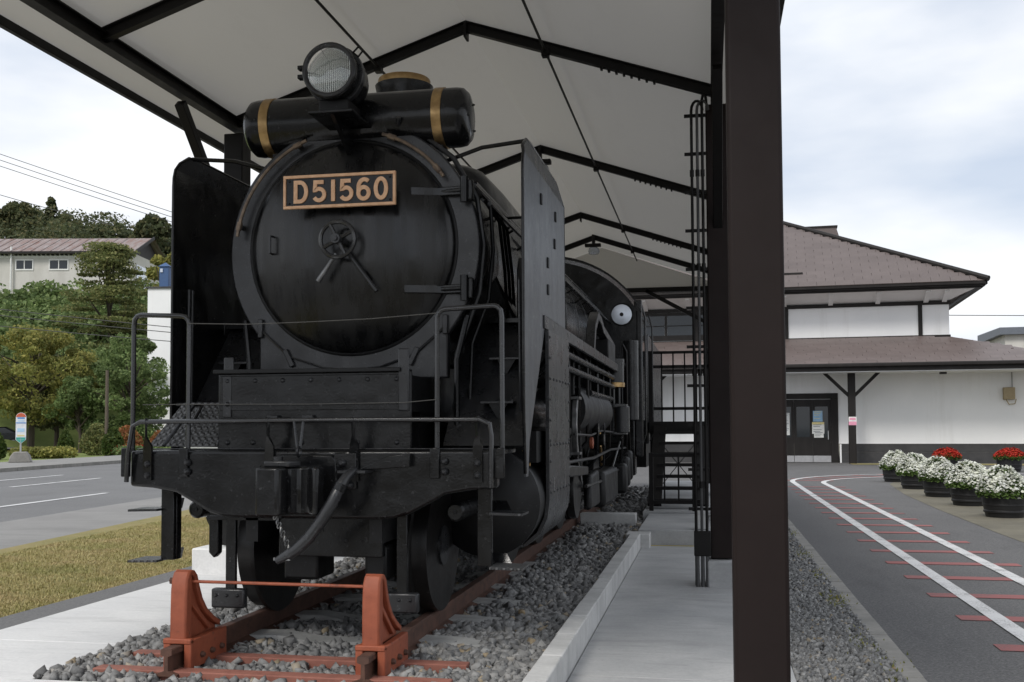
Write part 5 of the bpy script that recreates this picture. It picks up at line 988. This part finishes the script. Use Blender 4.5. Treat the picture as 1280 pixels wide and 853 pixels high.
# ================================================================== ACROSS THE ROAD
def leaf_cloud(C, Rr, n, s0, s1, flat=.0, shell=.55):
    """n leaf quads around ellipsoid clumps: C (k,3) centres, Rr (k,3) radii"""
    k = len(C); i = rng.integers(0, k, n); d = rng.normal(0, 1, (n, 3)); d /= np.linalg.norm(d, axis=1)[:, None]; rad = (shell + (1 - shell) * rng.random(n)) ** .7
    P = C[i] + d * Rr[i] * rad[:, None]; nn = rng.normal(0, 1, (n, 3)) + d * .6; nn[:, 2] += flat; nn /= np.linalg.norm(nn, axis=1)[:, None]; t1 = np.cross(nn, rng.normal(0, 1, (n, 3))); t1 /= np.linalg.norm(t1, axis=1)[:, None] + 1e-9; t2 = np.cross(nn, t1)
    s = rng.uniform(s0, s1, n)[:, None]; V = np.stack([P + t1 * s, P + t2 * s * .6, P - t1 * s, P - t2 * s * .6], 1).reshape(-1, 3); return V, np.arange(4 * n).reshape(-1, 4)
def tree(name, label, loc, h, rad, mat, n=7000, leafs=(.10, .22), clumps=40, crown0=.25, group=None, squash=.9, seed=0, shape='round', trunk_r=None, sub=.27):
    global rng
    keep = rng; rng = np.random.default_rng(seed + 100); rs = random.Random(seed)
    o = thing(name, label, 'tree', loc, (0, 0, 0), 0, group); tr_ = trunk_r or h * .022
    tb = MB(); top = Vector((rs.uniform(-.3, .3), rs.uniform(-.3, .3), h * .82)); tb.tube([(0, 0, -.3), (.05, 0, h * .2), tuple(top * .55), tuple(top)], [tr_ * 1.2, tr_, tr_ * .65, tr_ * .15], 8)
    Cs, Rs = [], []
    for i in range(clumps):
        f = rs.random(); a = rs.uniform(0, 6.283)
        if shape == 'round':
            zf = crown0 + (1 - crown0) * f; prof = math.sin(math.pi * min(1, max(.06, (zf - crown0) / (1 - crown0) * .86 + .10))) ** .6; rr = rad * prof * rs.uniform(.35, 1.12)
        else:
            zf = crown0 + (1 - crown0) * f; prof = (1 - f) ** .8 * .95 + .07; rr = rad * prof * rs.uniform(.35, 1.0)
        c_ = Vector((math.cos(a) * rr, math.sin(a) * rr, h * zf * .95)); Cs.append(c_); s_ = rad * sub * rs.choice((.45, .6, .8, 1.0, 1.25)); Rs.append((s_ * (1.25 if shape != 'round' else 1), s_ * (1.25 if shape != 'round' else 1), s_ * squash))
        if i % 3 == 0:
            zb_ = c_.z * rs.uniform(.5, .8); b0 = Vector((top.x * zb_ / top.z, top.y * zb_ / top.z, zb_)); tb.tube([b0, b0.lerp(c_, .5) + Vector((0, 0, .1 * h * .2)), c_], [tr_ * .4, tr_ * .25, tr_ * .08], 5)
    tb.build('trunk', 'bark', o); link('crown', np_mesh('crown', *leaf_cloud(np.array(Cs), np.array(Rs), n, *leafs, flat=.5 if shape != 'round' else .2)), mat, o, smooth=False, kind=None); rng = keep; return o
# terrain rising behind
def hz_(x, y):
    t_ = -.62 * x + .785 * y; lat = .785 * x + .62 * y          # t: distance to the left-ahead, lat: sideways
    s1 = min(1, max(0, (t_ - 82) / 18)); s1 = s1 * s1 * (3 - 2 * s1); s2 = min(1, max(0, (t_ - 100) / 50)); s2 = s2 * s2 * (3 - 2 * s2)
    return 12.5 * s1 + 12 * s2
vs, fs, n_ = [], [], 40
for i in range(n_):
    for j in range(n_):
        t_ = 58 + i * 5.0; lat = -75 + j * 4.2; x = -.62 * t_ + .785 * lat; y = .785 * t_ + .62 * lat; fd = min(1, max(0, (60 - lat) / 40)); vs.append((x, y, hz_(x, y) * fd - .05))
for i in range(n_ - 1):
    for j in range(n_ - 1): fs.append((i * n_ + j, i * n_ + j + 1, (i + 1) * n_ + j + 1, (i + 1) * n_ + j))
struct(MB().add(vs, fs).build('hill', 'lawn', None), 'green hillside rising behind the houses at left')
sheet('car_park', [(-44, 62), (-62, 54), (-68, 66), (-48, 74)], .155, 'road_asphalt', 'grey parking ground behind the far pavement')
def at_px(px, py, D):                     # design aid: a point D metres ahead in the photograph's direction
    return Vector((0, 0, CAM_Z)) + (fw + rt2 * ((px - 640) / F) + up2 * ((CY_PX - py) / F)) * D
# hillside wood
Cs, Rs = [], []
rs = random.Random(3)
sil = [(-60, 262), (-25, 265), (0, 268), (22, 258), (45, 264), (65, 260), (95, 264), (125, 270), (150, 276), (170, 288), (190, 283), (206, 292), (222, 305), (245, 315), (275, 320)]
for k in range(330):
    px = rs.uniform(-70, 290); topy = float(np.interp(px, [p[0] for p in sil], [p[1] for p in sil])) + 6; fr = rs.random() ** .8; py = topy + fr * 75; D = 150 - fr * 42 + rs.uniform(-5, 5)
    p = at_px(px, py, D); r_ = rs.uniform(1.6, 3.2); Cs.append(p); Rs.append((r_, r_, r_ * .62))
o = link('hillside_wood', np_mesh('hillside_wood', *leaf_cloud(np.array(Cs), np.array(Rs), 80000, .15, .34, .5)), 'leaf_dark', smooth=False); tag(o, 'dense dark olive wood covering the hill behind the house', kind='stuff')
def tree_px(name, label, px, base, top, D, wpx, mat, zb=None, **k):
    p = at_px(px, base, D); q = at_px(px, top, D); z0 = p.z if zb is None else zb; return tree(name, label, (p.x, p.y, z0), q.z - z0, wpx / 2 * D / F, mat, **k)
tree_px('broadleaf_tree', 'round dark tree at the left end of the hilltop skyline', 22, 320, 251, 140, 46, 'leaf_dark', n=5000, leafs=(.25, .5), seed=1, crown0=.35)
tree_px('broadleaf_tree', 'dark spreading tree at the right end of the hilltop beside the locomotive', 192, 350, 272, 130, 60, 'leaf_dark', n=6000, leafs=(.25, .5), seed=2, crown0=.3)
tree_px('conifer', 'small pointed dark conifer standing up from the hilltop skyline', 64, 290, 247, 142, 22, 'leaf_dark', n=1600, leafs=(.2, .4), seed=3, shape='cone', crown0=.2)
# bank shrubs below the house
Cs, Rs = [], []
for k in range(300):
    px = rs.uniform(-60, 225); py = rs.uniform(362, 470); D = 92 - (py - 368) / 100 * 22; p = at_px(px, py, D); r_ = rs.uniform(.9, 1.9); Cs.append(p); Rs.append((r_, r_, r_ * .7))
o = link('bank_shrubs', np_mesh('bank_shrubs', *leaf_cloud(np.array(Cs), np.array(Rs), 38000, .12, .28, .4)), 'leaf_green', smooth=False); tag(o, 'dense green shrubs covering the bank below the house', kind='stuff')
tree_px('pine_tree', 'tall tiered pine with spreading branches in front of the house', 138, 470, 298, 78, 165, 'leaf_olive', n=26000, leafs=(.06, .15), seed=4, shape='cone', crown0=.10, clumps=120, squash=.16, sub=.24)
tree_px('olive_tree', 'yellowish loose tree beside the blue chimney', 205, 470, 312, 88, 60, 'leaf_yellow', n=6000, leafs=(.14, .3), seed=5, crown0=.15)
tree_px('garden_tree', 'yellow green broad tree at the left edge behind the bus stop', 38, 560, 408, 66, 150, 'leaf_yellow', zb=0, n=22000, leafs=(.06, .14), seed=6, crown0=.30, clumps=95, trunk_r=.20, squash=.6, sub=.24)
tree_px('garden_tree', 'small bright green tree with pale trunk left of the wooden pole', 100, 556, 470, 64, 66, 'leaf_green', zb=0, n=10000, leafs=(.05, .12), seed=7, crown0=.32, clumps=60, trunk_r=.12)
tree_px('garden_tree', 'large dense green tree in front of the white building', 162, 556, 418, 64, 108, 'leaf_green', zb=0, n=24000, leafs=(.05, .13), seed=8, crown0=.10, clumps=100, squash=.7, sub=.25)
tree_px('garden_tree', 'dark leafy tree in the shade between the two garden trees', 70, 556, 440, 72, 110, 'leaf_dark', zb=0, n=8000, leafs=(.10, .2), seed=9, crown0=.30)
# house on the bank
hp = at_px(-40, 372, 95); h2 = at_px(165, 372, 95); ang = math.atan2(h2.y - hp.y, h2.x - hp.x)
hs_ = thing('hillside_house', 'cream two storey house with rusty metal roof on the bank', 'house', (hp.x, hp.y, 11.5), (0, 0, 11.5), ang); L_ = (h2 - hp).to_2d().length
MB().box(0, L_, 0, 8, 11.0, 17.55).build('wall', 'cream_wall', hs_); MB().box(-.1, 8.2, -.06, .3, 13.55, 13.70).build('floor_band', 'dado', hs_); MB().box(.2, 7.9, -.02, .1, 11.2, 13.5).build('lower_shade_panel', 'timber_dark', hs_)  # flat dark panel on the lower wall stands in for shade under the overhang
MB().box(-.3, L_ + .3, -.62, -.55, 17.42, 17.62).build('fascia', 'timber_dark', hs_)
rf = MB().add([(-.6, -.6, 17.6), (L_ + .6, -.6, 17.6), (L_ + .6, 4, 19.6), (-.6, 4, 19.6), (L_ + .6, 8.6, 17.6), (-.6, 8.6, 17.6)], [(0, 1, 2, 3), (3, 2, 4, 5)]).build('roof', 'rust_roof', hs_, smooth=False)
for k in range(int(L_ / .9)): MB().bar((-.4 + k * .9, -.6, 17.63), (-.4 + k * .9, 4, 19.63), .05, .05).build('roof_seam', 'rust_roof', rf)
MB().prism([(0, 17.55), (8, 17.55), (4, 19.5)], L_ - .1, L_, 'x').build('gable', 'timber_dark', hs_); MB().bar((L_ + .6, -.7, 17.55), (L_ + .6, 4, 19.6), .1, .28).build('barge_board', 'timber_dark', rf); MB().box(L_ + .01, L_ + .05, 1.0, 4.5, 14.6, 16.6).build('gable_window', 'cab_window', hs_)
b = MB()
for k in range(int(L_ / .42)): b.box(.1 + k * .42, .28 + k * .42, -.30, -.05, 17.30, 17.42)
b.build('rafter_ends', 'timber_dark', hs_, kind='stuff'); MB().box(0, L_, -.05, 0.0, 17.12, 17.5).build('eave_board', 'paper_white', hs_)
for px0, px1 in ((20, 40), (62, 84)):
    u0, u1 = (px0 + 40) / 205 * L_, (px1 + 40) / 205 * L_
    w = MB().box(u0 - .1, u1 + .1, -.06, 0, 15.95, 16.08).box(u0 - .1, u1 + .1, -.06, 0, 16.86, 16.98).box(u0 - .1, u0, -.06, 0, 16.08, 16.86).box(u1, u1 + .1, -.06, 0, 16.08, 16.86).box((u0 + u1) / 2 - .04, (u0 + u1) / 2 + .04, -.06, 0, 16.08, 16.86).build('window', 'paper_white', hs_)
    MB().box(u0, u1, -.03, -.01, 16.08, 16.86).build('pane', 'window_glass', w)
MB().cyl((4.0, -.25, 12.5), (4.0, -.25, 18.1), .09, 8).build('vent_pipe', 'paper_white', hs_)
# white building with blue chimney
p = at_px(183, 525, 70); wb = thing('white_building', 'narrow white walled building behind the trees with blue roof chimney', 'building', (p.x, p.y, 0), (0, 0, 0), R_(8)); H_ = at_px(183, 360, 70).z
MB().box(0, 7, 0, 7, -.05, H_).build('wall', 'white_wall', wb); MB().box(-.1, 7.1, -.1, 7.1, H_, H_ + .12).build('coping', 'dado', wb)
for z in (3.0, 5.8): 
    w = MB().box(3.2, 4.6, -.05, .0, z, z + 1.2).build('window', 'window_glass', wb); MB().box(3.1, 4.7, -.09, -.04, z - .1, z).build('sill', 'dado', w)
cb2 = MB().box(.38, 1.02, 1.0, 1.64, H_ + .12, H_ + 1.65).build('chimney', 'blue_tin', wb, .03); MB().add([(.30, .92, H_ + 1.65), (1.10, .92, H_ + 1.65), (1.10, 1.72, H_ + 1.65), (.30, 1.72, H_ + 1.65), (.70, 1.32, H_ + 1.98)], [(3, 2, 1, 0), (0, 1, 4), (1, 2, 4), (2, 3, 4), (3, 0, 4)]).build('chimney_cap', 'blue_tin', cb2, smooth=False); MB().box(.46, .64, .94, 1.0, H_ + 1.25, H_ + 1.5).build('chimney_vent', 'cab_window', cb2)
# wooden pole, bus stop, shrubs, car
p = at_px(133, 545, 55); tag(MB().tube([(p.x, p.y, 0), (p.x, p.y, 4.55)], [.10, .08], 8).build('wooden_pole', 'wood_pole', None), 'plain brown wooden pole standing before the green trees', 'pole')
bp = (-27.15, 37.4, .125)
bs = thing('bus_stop_sign', 'round topped bus stop sign on a concrete foot beside the road', 'sign', bp, (0, 0, 0), R_(30))
MB().prism([(-.42, 0), (.42, 0), (.34, .26), (.22, .42), (-.22, .42), (-.34, .26)], -.35, .35).build('concrete_foot', 'concrete_old', bs, .03)
MB().cyl((0, 0, .4), (0, 0, .95), .035, 10).build('pole', 'aluminium', bs)
pl = [(-.19, .90), (0, .74), (.19, .90), (.19, 1.80)] + [(.19 * math.cos(R_(a)), 1.80 + .19 * math.sin(R_(a))) for a in range(15, 180, 15)] + [(-.19, 1.80)]
bo_ = MB().prism(pl, -.025, .025).build('board', 'sign_white', bs)
MB().prism([(.175, 1.815)] + [(.175 * math.cos(R_(a)), 1.815 + .16 * math.sin(R_(a))) for a in range(15, 180, 15)] + [(-.175, 1.815)], -.032, -.026).build('red_cap', 'sign_red', bo_)
MB().prism([(-.175, .90), (0, .765), (.175, .90)], -.032, -.026).build('green_tip', 'sign_green', bo_); MB().box(-.17, .17, -.032, -.026, .91, 1.0).build('green_band', 'sign_green', bo_)
for z0, z1, x0_, x1_, mt in ((1.74, 1.80, -.13, .13, 'sign_blue'), (1.56, 1.60, -.18, .18, 'sign_blue'), (1.64, 1.68, -.12, .12, 'sign_lightblue'), (1.22, 1.36, -.13, .13, 'sign_lightblue'), (1.04, 1.10, -.13, .13, 'paper_yellow')): MB().box(x0_, x1_, -.032, -.026, z0, z1).build('print_band', mt, bo_)
def shrub(px, py, D, w, h, mat, label, n=1500, name='topiary_shrub'):
    p = at_px(px, py, D); o = thing(name, label, 'shrub', (p.x, p.y, 0), group=None); z = np.linspace(.15, .85, 7); Cs = np.stack([0 * z, 0 * z, z * h], -1); rr = w / 2 * np.sin(np.pi * (z * .75 + .22)); Rs = np.stack([rr, rr, rr * 0 + h * .16], -1)
    MB().tube([(0, 0, -.05), (0, 0, h * .5)], .05, 6).build('stem', 'bark', o); link('foliage', np_mesh('foliage', *leaf_cloud(Cs, Rs, n, .05, .11, .1, .85)), mat, o, smooth=False); return o
shrub(82, 566, 56, .85, 1.35, 'leaf_topiary', 'small dark clipped cone shrub on the lawn beyond the road')
shrub(141, 567, 55, 1.2, 1.5, 'leaf_topiary', 'larger clipped round shrub on the lawn left of the flower bed', 2200)
shrub(-6, 573, 50, 1.0, 1.35, 'leaf_topiary', 'dark clipped shrub cut by the left edge behind the bus stop', 2000)
shrub(121, 560, 58, 1.9, 1.75, 'leaf_olive', 'low olive mound shrub in front of the big green tree', 2200, 'mound_shrub'); shrub(158, 558, 58, 1.9, 1.6, 'leaf_orange', 'orange tinged shrub beside the white building', 2000, 'mound_shrub'); shrub(200, 558, 57, 1.3, 1.35, 'leaf_orange', 'small brownish orange shrub half behind the hand rail', 1200, 'mound_shrub')
for px0, px1, py, D, mt, lb, nm in ((22, 86, 566, 52, 'leaf_yellow', 'low yellow green clipped hedge along the lawn', 'low_hedge'), (152, 215, 562, 54, 'leaf_green', 'low green border hedge in front of the flower bed', 'border_hedge')):
    p0, p1 = at_px(px0, py, D), at_px(px1, py, D); k = np.linspace(0, 1, 16)[:, None]; Cs = np.array(p0)[None] * (1 - k) + np.array(p1)[None] * k; Cs[:, 2] = .28; o = thing(nm, lb, 'hedge', tuple(p0.to_2d()) + (0,), tuple(p0.to_2d()) + (0,)); V, Fc = leaf_cloud(Cs, np.tile(np.array([.5, .5, .30]), (16, 1)), 3000, .05, .11); V = V - np.array([p0.x, p0.y, 0]); link('foliage', np_mesh('foliage', V, Fc), mt, o, smooth=False)
p0, p1 = at_px(150, 556, 55), at_px(200, 556, 55); k = np.linspace(0, 1, 14)[:, None]; Cs = np.array(p0)[None] * (1 - k) + np.array(p1)[None] * k; Cs[:, 2] = .35; o = link('flower_bed', np_mesh('flower_bed', *leaf_cloud(Cs, np.tile(np.array([.6, .6, .25]), (14, 1)), 1500, .05, .10)), 'blossom_red', smooth=False); tag(o, 'bed of red and orange flowers beyond the road', kind='stuff')
# car
p = at_px(-6, 555, 76); car = thing('parked_car', 'dark parked car cut off by the left edge of the picture', 'car', (p.x, p.y, .16), (0, 0, 0), R_(30))
prof = [(-2.0, .25), (-2.1, .55), (-2.0, .82), (-1.15, .95), (-.55, 1.42), (.75, 1.48), (1.55, 1.05), (2.05, .92), (2.12, .5), (2.05, .25)]
MB().prism([(x, z) for x, z in prof], -.82, .82, 'y').build('body', 'car_paint', car, .09, segs=3)
for s_ in (-1, 1):
    MB().prism([(-1.0, .98), (-.5, 1.36), (.70, 1.40), (1.35, 1.02)], s_ * .825 - .008, s_ * .825 + .008, 'y').build('side_window', 'window_glass', car)
    for x in (-1.3, 1.3):
        w = MB().lathe([(.20, -.09), (.31, -.10), (.325, -.06), (.325, .06), (.31, .10), (.20, .09)], (x, s_ * .78, .325), 'y', 24).build('wheel', 'rubber', car); MB().lathe([(.0001, -.105), (.06, -.11), (.19, -.10), (.21, -.08), (.21, .08), (.19, .10), (.06, .11), (.0001, .105)], (x, s_ * .78, .325), 'y', 20).build('rim', 'car_wheel', w)
    MB().box(-2.09, -2.0, s_ * .62 - .14, s_ * .62 + .14, .62, .76).build('headlight', 'cab_window', car, .02); MB().box(2.04, 2.12, s_ * .66 - .1, s_ * .66 + .1, .70, .88).build('tail_light', 'sign_red', car, .02)
# overhead wires
for k, (ya, yb) in enumerate(((192, 266), (200, 271), (208, 276))):
    wire(at_px(-80, ya - 27, 70), at_px(420, yb + 66, 70), .1, .022, ('topmost of the three parallel wires crossing the left sky', 'middle one of the three parallel wires crossing the left sky', 'lowest of the three parallel wires crossing the left sky')[k], 'overhead wires')
wire(at_px(-60, 226, 110), at_px(140, 282, 110), .1, .035, 'single wire ending at the hilltop trees left of the skyline conifer', 'overhead wires')
for k, (ya, yb, lb) in enumerate(((386, 408, 'upper of the dark wires passing in front of the green bank'), (394, 414, 'middle dark wire passing in front of the green bank'), (408, 424, 'lowest dark wire passing in front of the green bank'))): wire(at_px(-60, ya - 6, 50), at_px(330, yb + 12, 50), .05, .02, lb, 'overhead wires')
